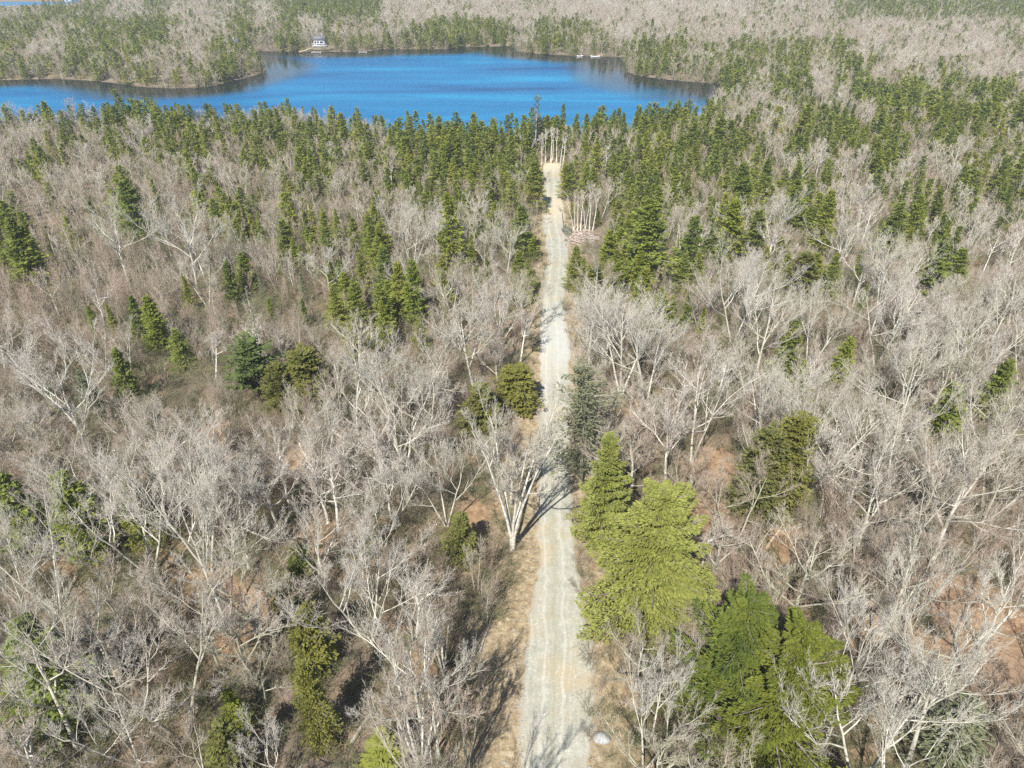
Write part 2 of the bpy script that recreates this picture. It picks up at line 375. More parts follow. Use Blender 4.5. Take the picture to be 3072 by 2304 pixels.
# road: a strip with ragged edges, 4 cm proud of the ground
ys = np.arange(-40, ROAD_END + 1.2, .8)
l, r = road_lr(ys)
jr = np.random.RandomState(5)
l = l - .12 + .34 * smooth_noise(ys, ys * 0, 1.3, 2) + jr.randn(len(ys)) * .09; r = r + .12 + .34 * smooth_noise(ys, ys * 0, 1.4, 4) + jr.randn(len(ys)) * .09
nu = 15; t = np.linspace(0, 1, nu)[None]
RX = l[:, None] * (1 - t) + r[:, None] * t; RY = np.repeat(ys[:, None], nu, 1)
RZ = .04 + .05 * (1 - (2 * t - 1) ** 2) - .10 * (np.abs(2 * t - 1) > .99) + 0 * RX
idx = np.arange(RX.size).reshape(RX.shape)
Q = np.stack([idx[:-1, :-1], idx[:-1, 1:], idx[1:, 1:], idx[1:, :-1]], -1).reshape(-1, 4)
tt = 2 * t - 1 + 0 * RX
pxy = proj(RX, RY, 0 * RX)[1]
pale = np.exp(-((RY - np.interp(1030, [r_[0] for r_ in rows][::-1], re_l[::-1, 1])) / 11) ** 2)
sand = np.clip((RY - (ROAD_END - 9)) / 6, 0, 1) + .75 * np.exp(-((RY - 152) / 9) ** 2)
me = tri_mesh('road', np.stack([RX, RY, RZ], -1).reshape(-1, 3), quads2tris(Q), [M_road],
              attrs={'across': ((RX - (l + r)[:, None] / 2)).ravel(), 'along': RY.ravel(), 'edge': (np.abs(tt) ** 3).ravel(),
                     'pale': pale.ravel(), 'sand': np.clip(sand, 0, 1).ravel()}, smooth=True)
tag(link(bpy.data.objects.new('road', me)), 'pale gravel track running straight from the bottom edge towards the lake', 'road', kind='structure')

def water(name, poly, label):
    lo = poly.min(0) - 8; hi = poly.max(0) + 8
    xs = np.arange(lo[0], hi[0], 4.0); ysn = np.arange(lo[1], hi[1], 4.0)
    X, Y = np.meshgrid(xs, ysn); d = sdist(X, Y, poly)
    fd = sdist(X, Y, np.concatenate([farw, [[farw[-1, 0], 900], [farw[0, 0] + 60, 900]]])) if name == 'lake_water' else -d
    idx = np.arange(X.size).reshape(X.shape)
    Q = np.stack([idx[:-1, :-1], idx[:-1, 1:], idx[1:, 1:], idx[1:, :-1]], -1)
    keep = (np.minimum.reduce([d[:-1, :-1], d[:-1, 1:], d[1:, 1:], d[1:, :-1]]) < 3)
    Q = Q[keep]
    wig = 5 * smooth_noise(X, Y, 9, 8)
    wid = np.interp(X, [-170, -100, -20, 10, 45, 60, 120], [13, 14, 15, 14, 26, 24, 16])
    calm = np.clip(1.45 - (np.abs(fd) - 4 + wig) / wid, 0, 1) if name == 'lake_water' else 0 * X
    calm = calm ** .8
    px, py = proj(X, Y, WL + 0 * X)
    nblue = np.clip(1 - (Y - 205) / 90, 0, 1) * np.clip((X + 60) / 120, 0, 1) * (.8 + .4 * smooth_noise(X * .5, Y, 14, 12))
    used = np.unique(Q); mp_ = np.full(X.size, -1); mp_[used] = np.arange(len(used))
    V = np.stack([X, Y, 0 * X + WL], -1).reshape(-1, 3)[used]
    me = tri_mesh(name, V, quads2tris(mp_[Q]), [M_water], attrs={'calm': calm.ravel()[used], 'near_blue': np.clip(nblue, 0, 1).ravel()[used]}, smooth=True)
    tag(link(bpy.data.objects.new(name, me)), label, 'lake', kind='structure')
water('lake_water', lake, 'deep blue lake water with dark reflections along the far shore')
water('pond_water', pond, 'small strip of blue water at the top left corner')

# ------------------------------------------------------------------ plant generators (all vectorised)
def grow(rs, P, Rd, L, m, t0, t1, ang, ratio, n=4, up=.25, wig=.08, rr=.6, tp=0.0):
    """children of the branches P (B,k,3): m each, starting between t0 and t1"""
    B, k, _ = P.shape
    t = t0 + (t1 - t0) * ((np.arange(m)[None] + rs.rand(B, m)) / m)
    f = t * (k - 1); i = np.minimum(f.astype(int), k - 2); fr = (f - i)[..., None]
    bi = np.arange(B)[:, None]
    st = P[bi, i] * (1 - fr) + P[bi, i + 1] * fr
    rad = Rd[bi, i] * (1 - fr[..., 0]) + Rd[bi, i + 1] * fr[..., 0]
    tg = unit(P[bi, i + 1] - P[bi, i])
    a0 = rs.rand(B, 1) * 6.28; az = a0 + np.arange(m)[None] * 2.4 + rs.randn(B, m) * .35
    ref = np.where(np.abs(tg[..., 2:3]) > .95, np.array([1., 0, 0]), np.array([0, 0, 1.]))
    u = unit(np.cross(tg, ref)); v = np.cross(tg, u)
    an = np.clip(rs.normal(ang, ang * .25, (B, m)), .12, 1.5)[..., None]
    d = np.cos(an) * tg + np.sin(an) * (np.cos(az)[..., None] * u + np.sin(az)[..., None] * v)
    d[..., 2] += up * .35; d = unit(d)
    ln = L[:, None] * ratio * (1 - tp * t) * rs.uniform(.7, 1.25, (B, m))
    C = B * m; st = st.reshape(C, 3); d = d.reshape(C, 3); ln = ln.reshape(C); rad = rad.reshape(C) * rr
    pts = [st]; cur = st; dd = d
    for j in range(1, n):
        dd = unit(dd + rs.randn(C, 3) * wig * 1.6 + np.array([0, 0, up * .3]))
        cur = cur + dd * (ln / (n - 1))[:, None]; pts.append(cur)
    Pn = np.stack(pts, 1)
    Rn = rad[:, None] * np.linspace(1, .35, n)[None]
    return Pn, Rn, ln

def bare_tree(seed, H=15, spread=1.0, stems=1, fork=.35, lod=0, mat_=None, lean=.05, twig=1.0, fan=.17, low=.62):
    """-> (trunk Geo, crown Geo). lod 0 near, 1 middle, 2 far"""
    rs = np.random.RandomState(seed); T = Geo(); C = Geo()
    r0 = H * .0125 * (1.15 if stems == 1 else .8)
    n = 9; tt = np.linspace(0, 1, n)
    P = np.zeros((stems, n, 3)); hh = H * rs.uniform(.78, .92, stems)
    for s in range(stems):
        a = s / max(stems, 1) * 6.28 + rs.rand() * .8
        ex = 1.5 if stems >= 5 else .85
        out = (0.0 if stems == 1 else fan * spread) + lean * rs.rand()
        cur = np.cumsum(rs.randn(n, 2) * .022 * H / n * 3, 0)
        P[s, :, 0] = math.cos(a) * out * hh[s] * tt ** ex + cur[:, 0] * tt; P[s, :, 1] = math.sin(a) * out * hh[s] * tt ** ex + cur[:, 1] * tt
        P[s, :, 2] = hh[s] * tt
    Rd = r0 * (1 - .82 * tt)[None] * np.ones((stems, 1)); Rd[:, 0] *= 1.35
    P[:, 0, 2] = -.7
    T.tubes(P, Rd, [7, 5, 4][lod], 0.0)
    L = hh
    n1 = [8, 7, 5][lod] if stems == 1 else [6, 5, 4][lod]
    P1, R1, L1 = grow(rs, P, Rd, L, n1, fork, .97, .78 * spread ** .6, low * spread ** .5, 6, .42, .085, .72, .55)
    C.tubes(P1, R1, [5, 4, 3][lod], .0)
    if lod < 2:
        P2, R2, L2 = grow(rs, P1, R1, L1, [7, 6][lod], .22, 1, .50, .46, 5, .42, .08, .62, .35)
        C.tubes(P2, R2 * 1.25, [4, 3][lod], .08)
        P3, R3, L3 = grow(rs, P2, R2, L2, [7, 5][lod], .2, 1, .46, .54, 4, .38, .09, .65, .3)
        if lod == 0:
            C.tubes(P3, R3 * 1.25, 3, .4)
            k = 5 if stems == 1 else 4
            P4, R4, L4 = grow(rs, P3, R3, L3, k, .2, 1, .45, .62, 3, .35, .12, .7, .2)
            C.spikes(P4, np.full(len(P4), .0105 * twig), .85)
            P5, R5, L5 = grow(rs, P4, R4, L4, 2, .2, .9, .6, .62, 3, .2, .22, .7, 0)
            C.spikes(P5[::2], np.full(len(P5[::2]), .0085 * twig), 1.0)
        else:
            C.spikes(P3[:, [0, 2, 3]], np.full(len(P3), .026 * twig), .65)
            P4, R4, L4 = grow(rs, P3, R3, L3, 3, .2, 1, .45, .7, 3, .35, .12, .7, .2)
            C.spikes(P4, np.full(len(P4), .017 * twig), 1.0)
    else:
        P2, R2, L2 = grow(rs, P1, R1, L1, 7, .2, 1, .55, .55, 3, .30, .15, .62, .35)
        C.spikes(P2, np.full(len(P2), .05 * twig), .3)
        P3, R3, L3 = grow(rs, P2, R2, L2, 7, .2, 1, .60, .62, 3, .25, .15, .65, .3)
        C.spikes(P3, np.full(len(P3), .036 * twig), .9)
    return T, C

def sapling(seed, H=8, lod=0):
    rs = np.random.RandomState(seed); T = Geo(); C = Geo()
    s = [5, 4, 3][lod]; n = 5; tt = np.linspace(0, 1, n)
    P = np.zeros((s, n, 3)); hh = H * rs.uniform(.65, 1, s)
    a = rs.rand(s) * 6.28; b0 = rs.rand(s, 2) * 1.2 - .6; o = rs.uniform(.04, .22, s)
    for j in range(s):
        P[j, :, 0] = b0[j, 0] + math.cos(a[j]) * o[j] * hh[j] * tt ** 1.2; P[j, :, 1] = b0[j, 1] + math.sin(a[j]) * o[j] * hh[j] * tt ** 1.2
        P[j, :, 2] = hh[j] * tt
    P[:, 1:, :2] += rs.randn(s, n - 1, 2) * .10; P[:, 0, 2] = -.5
    Rd = .045 * (1 - .75 * tt)[None] * np.ones((s, 1)) * [1, 1.1, 1.5][lod]
    T.tubes(P, Rd, 3, .1)
    P1, R1, L1 = grow(rs, P, Rd, hh, [14, 10, 7][lod], .18, 1, .5, .30, 4, .5, .1, .55, .5)
    if lod == 0:
        C.tubes(P1, R1, 3, .6)
        P2, R2, L2 = grow(rs, P1, R1, L1, 6, .1, 1, .5, .5, 3, .4, .15, .6)
        C.spikes(P2, .0095, .9)
        P3, R3, L3 = grow(rs, P2, R2, L2, 2, .1, 1, .5, .6, 3, .4, .15, .6)
        C.spikes(P3, .008, 1.0)
    elif lod == 1:
        C.spikes(P1[:, [0, 1, 3]], .020, .6)
        P2, R2, L2 = grow(rs, P1, R1, L1, 5, .1, 1, .5, .55, 3, .4, .15, .6)
        C.spikes(P2, .017, 1)
    else:
        C.spikes(P1[:, [0, 1, 3]], .05, .6)
        P2, R2, L2 = grow(rs, P1, R1, L1, 4, .1, 1, .5, .6, 3, .4, .15, .6)
        C.spikes(P2, .038, 1)
    return T, C

def brush(seed, lod=0):
    rs = np.random.RandomState(seed); C = Geo(); s = 16
    a = rs.rand(s) * 6.28; r = rs.rand(s) * .8
    P = np.zeros((s, 3, 3)); P[:, 0, 0] = np.cos(a) * r; P[:, 0, 1] = np.sin(a) * r; P[:, 0, 2] = -.1
    h = rs.uniform(.7, 2.2, s)
    for j in (1, 2):
        P[:, j, 0] = P[:, 0, 0] + np.cos(a) * h * .28 * j + rs.randn(s) * .1; P[:, j, 1] = P[:, 0, 1] + np.sin(a) * h * .28 * j + rs.randn(s) * .1
        P[:, j, 2] = h * j / 2
    Rd = np.full((s, 3), .016); 
    C.spikes(P, .018 * (1 + lod), .3)
    P1, R1, L1 = grow(rs, P, Rd, h, 8 if lod == 0 else 6, .1, 1, .7, .45, 3, .1, .2)
    C.spikes(P1, .010 * (1 + lod), .8)
    if lod == 0:
        P2, R2, L2 = grow(rs, P1, R1, L1, 3, .1, 1, .7, .6, 3, .1, .2)
        C.spikes(P2, .008, 1)
    return None, C

def conifer(seed, H=11, Rm=2.3, nb=110, ns=26, ls=.42, ws=.13, low=.06, droop=.25, shape=.85, ragged=.25, lift=.0, top=.02, matn=0, dead=0.0, sink=-.4, rtr=.013, sub=1.0, lat=.42):
    """needle crown of many small kites on drooping branches"""
    rs = np.random.RandomState(seed); T = Geo(); C = Geo()
    n = 7; tt = np.linspace(0, 1, n); P = np.zeros((1, n, 3)); P[0, :, 2] = H * tt; P[0, 0, 2] = sink
    wob = np.cumsum(rs.randn(n, 2) * .012 * H / 3, 0) * tt[:, None]; P[0, :, :2] = wob
    Rd = (H * rtr * (1 - .93 * tt))[None]
    T.tubes(P, Rd, 5 if nb > 60 else 3, .1)
    u = (np.arange(nb) + rs.rand(nb)) / nb; h = low + (1 - top - low) * u ** .92
    prof = (1 - h) ** shape * np.clip((h - low) / .12 + .45, 0, 1)
    ln = Rm * (prof + .03) * rs.uniform(1 - ragged * 1.6, 1 + ragged * .7, nb)
    az = np.arange(nb) * 2.39996 + rs.randn(nb) * .4
    # a lobed outline: some sides reach further
    ln *= 1 + .16 * np.sin(az * 2 + rs.rand() * 6) * rs.rand() + .10 * np.sin(az * 3 + 5 * h)
    ax = np.stack([np.cos(az), np.sin(az), 0 * az], -1); side = np.stack([-np.sin(az), np.cos(az), 0 * az], -1)
    ox = np.interp(h * H, P[0, :, 2], wob[:, 0]); oy = np.interp(h * H, P[0, :, 2], wob[:, 1])
    up0 = (.35 * h - droop * (1 - h) + lift)                       # rising near the top, hanging low down
    keep = rs.rand(nb) >= dead
    k = 4; ts = np.linspace(0, 1, k)
    BP = np.stack([ox, oy, h * H], -1)[:, None] + ax[:, None] * (ln[:, None] * ts)[..., None]
    BP[..., 2] += ln[:, None] * (up0[:, None] * ts + .18 * ts ** 2.5 - .10 * ts)
    if nb > 60: C.tubes(BP[:, [0, 2, 3]], np.stack([ln * .012 + .012, ln * .006 + .01, 0 * ln + .008], -1), 3, .0 if matn < 0 else .2, 1)
    B2 = BP[keep]; l2 = ln[keep]; sd2 = side[keep]; ax2 = ax[keep]; nbk = len(B2)
    t = np.clip(.10 + .92 * ((np.arange(ns)[None] + rs.rand(nbk, ns)) / ns), 0, 1)
    f = t * (k - 1); i = np.minimum(f.astype(int), k - 2); fr = (f - i)[..., None]; bi = np.arange(nbk)[:, None]
    c = B2[bi, i] * (1 - fr) + B2[bi, i + 1] * fr
    sgn = np.where(rs.rand(nbk, ns) < .5, -1, 1)
    wd = (lat * l2[:, None] * (1 - t) ** .6 * np.clip(t * 3, 0, 1) + .05) * rs.rand(nbk, ns)
    c = c + sd2[:, None] * (sgn * wd)[..., None]; c[..., 2] += rs.randn(nbk, ns) * .07 * sub - .25 * wd * droop
    d = unit(ax2[:, None] * (.75 + .5 * rs.rand(nbk, ns, 1)) + sd2[:, None] * (sgn * rs.uniform(.2, 1.0, (nbk, ns)))[..., None] + np.array([0, 0, 1]) * (rs.randn(nbk, ns, 1) * .30 + .12))
    L = (ls * rs.uniform(.6, 1.3, (nbk, ns)) * (.6 + .4 * np.clip(l2 / Rm * 1.5, 0, 1))[:, None])[..., None]
    nrm = unit(np.cross(d, sd2[:, None] * np.ones_like(d)) + rs.randn(nbk, ns, 3) * .55)
    wv = unit(np.cross(d, nrm)) * ws * rs.uniform(.7, 1.3, (nbk, ns, 1))
    tip = c + d * L; mid = c + d * L * .45; mid[..., 2] += .05 * L[..., 0]
    V = np.stack([c, mid + wv, tip, mid - wv], 2).reshape(-1, 3)
    m = nbk * ns; b = np.arange(m)[:, None] * 4
    Tt = np.concatenate([b + [0, 1, 2], b + [0, 2, 3]])
    tone = np.clip(.45 + rs.randn(nbk, ns) * .25 + rs.randn(nbk, 1) * .2, 0, 1)
    tone = np.repeat(tone.ravel(), 4)
    C.add(V, Tt, tone, 0)
    return T, C

PROTO = {}
def pair(name, TC, tm, cm, smooth=False):
    """meshes for the two parts"""
    T, C = TC
    PROTO[name] = (T.mesh(name + '_trunk', [tm], True) if T else None, C.mesh(name + '_crown', cm if isinstance(cm, list) else [cm]))
def joined(name, TC, tm, cm):
    T, C = TC; G = Geo()
    if T:
        for V, t, a in zip(T.V, T.T, T.A): G.V.append(V); G.T.append(t); G.A.append(a); G.M.append(np.zeros(len(t)))
        G.n = T.n
    for V, t, a, m in zip(C.V, C.T, C.A, C.M): G.V.append(V); G.T.append(t + (T.n if T else 0)); G.A.append(a); G.M.append(np.where(m == 1, 0, 1))
    me = G.mesh(name, [tm, cm]); o = bpy.data.objects.new(name, me); return o      # a source for the masses, not in the scene itself

# ------------------------------------------------------------------ variants
NB = 9
for i in range(NB):
    rs = np.random.RandomState(100 + i)
    sp = [1.0, 1.25, .85, 1.1, 1.35, .9, 1.15, 1.0, 1.2][i]; stm = [1, 1, 1, 2, 1, 3, 1, 2, 1][i]; fk = [.35, .28, .45, .3, .3, .3, .4, .4, .25][i]
    mt = M_birch if i in (2, 6) else M_bark
    pair(f'bare{i}', bare_tree(200 + i, 15, sp, stm, fk, 0, lean=.12), mt, mt)
    pair(f'bareM{i}', bare_tree(300 + i, 15, sp, min(stm, 2), fk, 1, lean=.1), mt, mt)
for i in range(6):
    pair(f'sap{i}', sapling(400 + i, 8, 0), M_sapling, M_sapling); pair(f'sapM{i}', sapling(420 + i, 8, 1), M_sapling, M_sapling)
for i in range(7):
    rs = np.random.RandomState(500 + i)
    pair(f'spr{i}', conifer(500 + i, 11, rs.uniform(2.0, 2.9), 105, 42, .40, .10, low=rs.uniform(.03, .2), droop=rs.uniform(.1, .45), shape=rs.uniform(.72, 1.15), ragged=rs.uniform(.2, .4), dead=rs.uniform(0, .12)), M_trunk, [M_spruce, M_trunk])
    pair(f'sprM{i}', conifer(520 + i, 11, rs.uniform(2.0, 2.9), 60, 20, .52, .16, low=rs.uniform(.03, .15), droop=rs.uniform(.1, .4), shape=rs.uniform(.7, 1.15), ragged=.38), M_trunk, [M_spruce, M_trunk])
srcF = [joined(f'source_bare{i}', bare_tree(700 + i, 14, [1, 1.2, .9, 1.1, 1.0][i], 1 + i % 2, .35, 2), M_bark, M_bark) for i in range(5)]
srcFM = [joined(f'source_bare_mid{i}', bare_tree(720 + i, 14, [1, 1.2, .9, 1.1][i], 1 + i % 2, .35, 1), M_bark, M_bark) for i in range(4)]
srcS = [joined(f'source_spruce{i}', conifer(740 + i, 11, 2.1 + .25 * (i % 3), 38, 11, .75, .24, low=.05, ragged=.45, sub=2, shape=.65 + .12 * i), M_trunk, M_spruce) for i in range(5)]
srcSM = [joined(f'source_spruce_mid{i}', conifer(760 + i, 11, 2.1 + .25 * (i % 3), 58, 20, .52, .16, low=.05, ragged=.4, shape=.68 + .14 * i, dead=.08 * i), M_trunk, M_spruce) for i in range(4)]
srcP = [joined(f'source_sapling{i}', sapling(780 + i, 8, 2), M_sapling, M_sapling) for i in range(4)]
srcPM = [joined(f'source_sapling_mid{i}', sapling(790 + i, 8, 1), M_sapling, M_sapling) for i in range(5)]
srcB = [joined(f'source_brush{i}', brush(800 + i, 0), M_brush, M_brush) for i in range(5)]
srcBF = [joined(f'source_brush_far{i}', brush(810 + i, 1), M_brush, M_brush) for i in range(3)]

# ------------------------------------------------------------------ masses: one object whose points carry copies (geometry nodes)
def mass(name, groups, label, cat, kind='stuff'):
    """groups: list of (sources, xyz, scale (n,3), rotz, tilt (n,2))"""
    V = []; S = []; Rt = []; I = []; base = 0; src = []
    rs = np.random.RandomState(11)
    for so, xyz, sc, rz, tl in groups:
        if len(xyz) == 0: so_n = 0
        V.append(xyz); S.append(sc); Rt.append(np.column_stack([tl, rz])); I.append(base + rs.randint(0, len(so), len(xyz)))
        src += so; base += len(so)
    V = np.concatenate(V).astype(np.float32); S = np.concatenate(S).astype(np.float32); Rt = np.concatenate(Rt).astype(np.float32); I = np.concatenate(I).astype(np.int32)
    me = bpy.data.meshes.new(name); me.vertices.add(len(V)); me.vertices.foreach_set('co', V.ravel())
    a = me.attributes.new('scl', 'FLOAT_VECTOR', 'POINT'); a.data.foreach_set('vector', S.ravel())
    a = me.attributes.new('rot', 'FLOAT_VECTOR', 'POINT'); a.data.foreach_set('vector', Rt.ravel())
    a = me.attributes.new('vid', 'INT', 'POINT'); a.data.foreach_set('value', I)
    o = link(bpy.data.objects.new(name, me)); tag(o, label, cat, kind=kind)
    ng = bpy.data.node_groups.new(name + '_nodes', 'GeometryNodeTree')
    ng.interface.new_socket('Geometry', in_out='INPUT', socket_type='NodeSocketGeometry')
    ng.interface.new_socket('Geometry', in_out='OUTPUT', socket_type='NodeSocketGeometry')
    gi = ng.nodes.new('NodeGroupInput'); go = ng.nodes.new('NodeGroupOutput')
    g2i = ng.nodes.new('GeometryNodeGeometryToInstance')
    for so in src[::-1]:
        oi = ng.nodes.new('GeometryNodeObjectInfo'); oi.inputs['Object'].default_value = so; oi.transform_space = 'ORIGINAL'
        g = ng.nodes.new('GeometryNodeGeometryToInstance'); ng.links.new(oi.outputs['Geometry'], g.inputs[0])
        src_out = g.outputs[0]
        if so is src[-1]: jn = ng.nodes.new('GeometryNodeJoinGeometry')
        ng.links.new(src_out, jn.inputs[0])
    ip = ng.nodes.new('GeometryNodeInstanceOnPoints')
    def na(nm, t):
        n = ng.nodes.new('GeometryNodeInputNamedAttribute'); n.data_type = t; n.inputs[0].default_value = nm; return n.outputs[0]
    ip.inputs['Pick Instance'].default_value = True
    ng.links.new(gi.outputs[0], ip.inputs['Points']); ng.links.new(jn.outputs[0], ip.inputs['Instance'])
    ng.links.new(na('vid', 'INT'), ip.inputs['Instance Index'])
    ng.links.new(na('rot', 'FLOAT_VECTOR'), ip.inputs['Rotation']); ng.links.new(na('scl', 'FLOAT_VECTOR'), ip.inputs['Scale'])
    ng.links.new(ip.outputs[0], go.inputs[0])
    md = o.modifiers.new('scatter', 'NODES'); md.node_group = ng
    return o

# ------------------------------------------------------------------ how much of the woods is evergreen (64 px cells of the photograph)
MAPR = [
 "4565544543454677" "7631231334110212" "2314443556555566",
 "5545656644463535" "4435676726654234" "3333243323333334",
 "5446556443635555" "5445542125343466" "4555655633222113",
 "2225334224810000" "0000000000000342" "1465562562446311",
 "4653464547556645" "1224555445556653" "1133564288776666",
 "3354578865556544" "6556879886999898" "6636338738868886",
 "1245442537635666" "6289999881365888" "8877477677376542",
 "3531213555466563" "6685898880257788" "7656442257211356",
 "0100062213111274" "3347787530675885" "6567564415324778",
 "2131475445552352" "2425573230434883" "5466266302764676",
 "7333100002653552" "5700144230014772" "3611112213236311",
 "6221000000022555" "5610132140045554" "4301320441147100",
 "0000000000010001" "4274244140455672" "4300464621156000",
 "0000000000000000" "5573100020122673" "1000000000000000",
 "0000000000000000" "2430000000000221" "0000000000000000"]
CM = np.array([[int(c) for c in r_] for r_ in MAPR]) / 10.
def conifer_share(x, y):
    px, py = proj(x, y, 5 + 0 * x)
    jx = px + smooth_noise(x, y, 5, 31) * 22; jy = py + smooth_noise(x, y, 5, 32) * 10
    i = np.floor(jy / 64).astype(int); j = np.clip(np.floor(jx / 64).astype(int), 0, 47)
    return np.where(i >= len(CM), .015, CM[np.clip(i, 0, len(CM) - 1), j])

# ------------------------------------------------------------------ named trees read from the photograph
# conifers: apex x, apex y, height in metres, radius factor, kind
HC = [(1632, 352, 9, 1.2, 's'), (1645, 346, 10, 1.2, 's'), (1659, 352, 9, 1.2, 's'), (1672, 347, 10, 1.2, 's'), (1686, 356, 8, 1.2, 's'), (1618, 350, 9, 1.2, 's'), (680, 794, 10, 1.2, 's'), (551, 835, 8, .9, 's'), (393, 890, 11, 1.1, 's'), (440, 892, 12, 1.25, 's'), (264, 920, 6.5, 1, 's'), (319, 915, 7, 1, 's'), (523, 992, 8, 1.4, 's'), (907, 902, 7, .8, 's'),
      (903, 826, 7, .8, 'g'), (805, 902, 5, 1, 's'), (995, 856, 10, 1.2, 's'), (1061, 850, 12, 1.2, 's'), (347, 1050, 8, 1.2, 's'), (134, 1140, 5, .9, 's'), (240, 1115, 7, 1.3, 'g'),
      (741, 1028, 9, 1.7, 'p'), (1191, 786, 13, 1.1, 's'), (1232, 780, 11, 1, 's'), (1140, 905, 11, 1.1, 's'), (1325, 772, 9, 1, 's'), (1750, 772, 7, .9, 's'), (1857, 772, 8, .9, 's'),
      (1940, 800, 10, 1.3, 's'), (1990, 860, 9, 1.3, 's'), (2428, 758, 8, 1.7, 'h'), (2380, 800, 7, 1.6, 'h'), (2516, 754, 9, .8, 's'), (2844, 697, 12, 1.4, 's'), (2603, 850, 7, 1.1, 's'), (2071, 874, 9, 1, 's'),
      (2113, 920, 7, 1, 's'), (3034, 1074, 9, 1.2, 's'), (2900, 1150, 7, 1.2, 's'), (2740, 680, 5, 1, 's'), (370, 540, 13, 1.3, 's'), (20, 660, 12, 1.6, 's'), (60, 690, 10, 1.5, 's'), (1345, 575, 14, 1.1, 's'), (2215, 590, 12, 1.4, 's'), (2400, 530, 11, 1.3, 's'),
      (2500, 560, 12, 1.1, 's'), (2710, 600, 11, 1.3, 's'), (2770, 580, 10, 1.1, 's'), (1565, 612, 10, 1.3, 's'),
      (176, 1411, 11, 1.25, 'f'), (0, 1420, 10, 1.2, 's'), (1376, 1545, 6, 1.2, 'h'), (1545, 1100, 6, 2.2, 'h'), (1440, 1155, 7, 1.6, 'h'), (676, 2056, 5, 1.1, 's'), (648, 2167, 7, 1, 'h'), (46, 1855, 11, 1.4, 's'),
      (1140, 2190, 5, 2.0, 's'), (2881, 1150, 9, 1.3, 's'), (60, 1900, 7, 1.2, 's'), (905, 1830, 7, 1.2, 'h'), (1604, 478, 11, 1.3, 's'), (2925, 2090, 8, 1.7, 'g'), (780, 830, 7, .7, 'g'), (2090, 640, 12, 1.2, 's'), (2240, 480, 12, 1.4, 's'), (1960, 590, 15, 1.5, 's')]
for i in range(2): pair(f'hem{i}', conifer(900 + i, 9, 2.3, 150, 40, .36, .10, low=.08, droop=.45, shape=.5, ragged=.35), M_trunk, [M_hem, M_trunk])
for i in range(2): pair(f'gry{i}', conifer(910 + i, 9, 2.0, 120, 22, .32, .07, low=.08, droop=.2, shape=.7, ragged=.4), M_trunk, [M_grey, M_bark])
for i in range(2): pair(f'pin{i}', conifer(920 + i, 10, 2.6, 80, 46, .42, .10, low=.30, droop=.0, shape=.42, ragged=.5, lift=.15), M_trunk, [M_pine, M_trunk])
pair('firA', conifer(931, 13.5, 3.3, 190, 190, .28, .058, low=.05, droop=.22, shape=.72, ragged=.36), M_trunk, [M_fir, M_trunk])
pair('firB', conifer(935, 15.5, 4.3, 200, 400, .26, .046, low=.05, droop=.25, shape=.55, ragged=.38), M_trunk, [M_fir, M_trunk])
pair('firC', conifer(937, 15, 5.0, 125, 430, .26, .044, low=.05, droop=.02, shape=.70, ragged=.38, lift=.12, lat=.32), M_trunk, [M_fir_dark, M_trunk])
pair('firD', conifer(939, 15, 4.8, 115, 430, .26, .044, low=.05, droop=.02, shape=.68, ragged=.4, lift=.12, lat=.32), M_trunk, [M_fir_dark, M_trunk])
pair('hemB', conifer(941, 11, 3.0, 260, 60, .34, .09, low=.04, droop=.4, shape=.45, ragged=.3), M_trunk, [M_hem, M_trunk])
pair('pinR', conifer(943, 15, 3.4, 150, 40, .34, .07, low=.12, droop=.12, shape=.5, ragged=.5, dead=.15), M_bark, [M_grey, M_bark])
pair('snag', conifer(945, 13, 2.0, 90, 14, .3, .07, low=.1, droop=.25, shape=.7, ragged=.5, dead=.55), M_bark, [M_grey, M_bark])

# ------------------------------------------------------------------ register of every single tree, named at the end
TREES = []      # (kind, Empty, px, py) ...
def plant(kind, proto, x, y, s, rz, tilt=(0, 0), label=None, cat='tree', z=None, sxy=1.0):
    T, C = PROTO[proto]
    z = float(ground_z(np.array([x]), np.array([y]))[0]) if z is None else z
    e = empty(kind, (x, y, z), rz, (s * sxy, s * sxy, s)); e.rotation_euler = (tilt[0], tilt[1], rz)
    if T is not None: link(bpy.data.objects.new('trunk', T), e)
    link(bpy.data.objects.new('crown', C), e)
    e['category'] = cat
    px, py = proj(x, y, z + 3)
    TREES.append([kind, e, float(px), float(py), label, proto, s]); return e

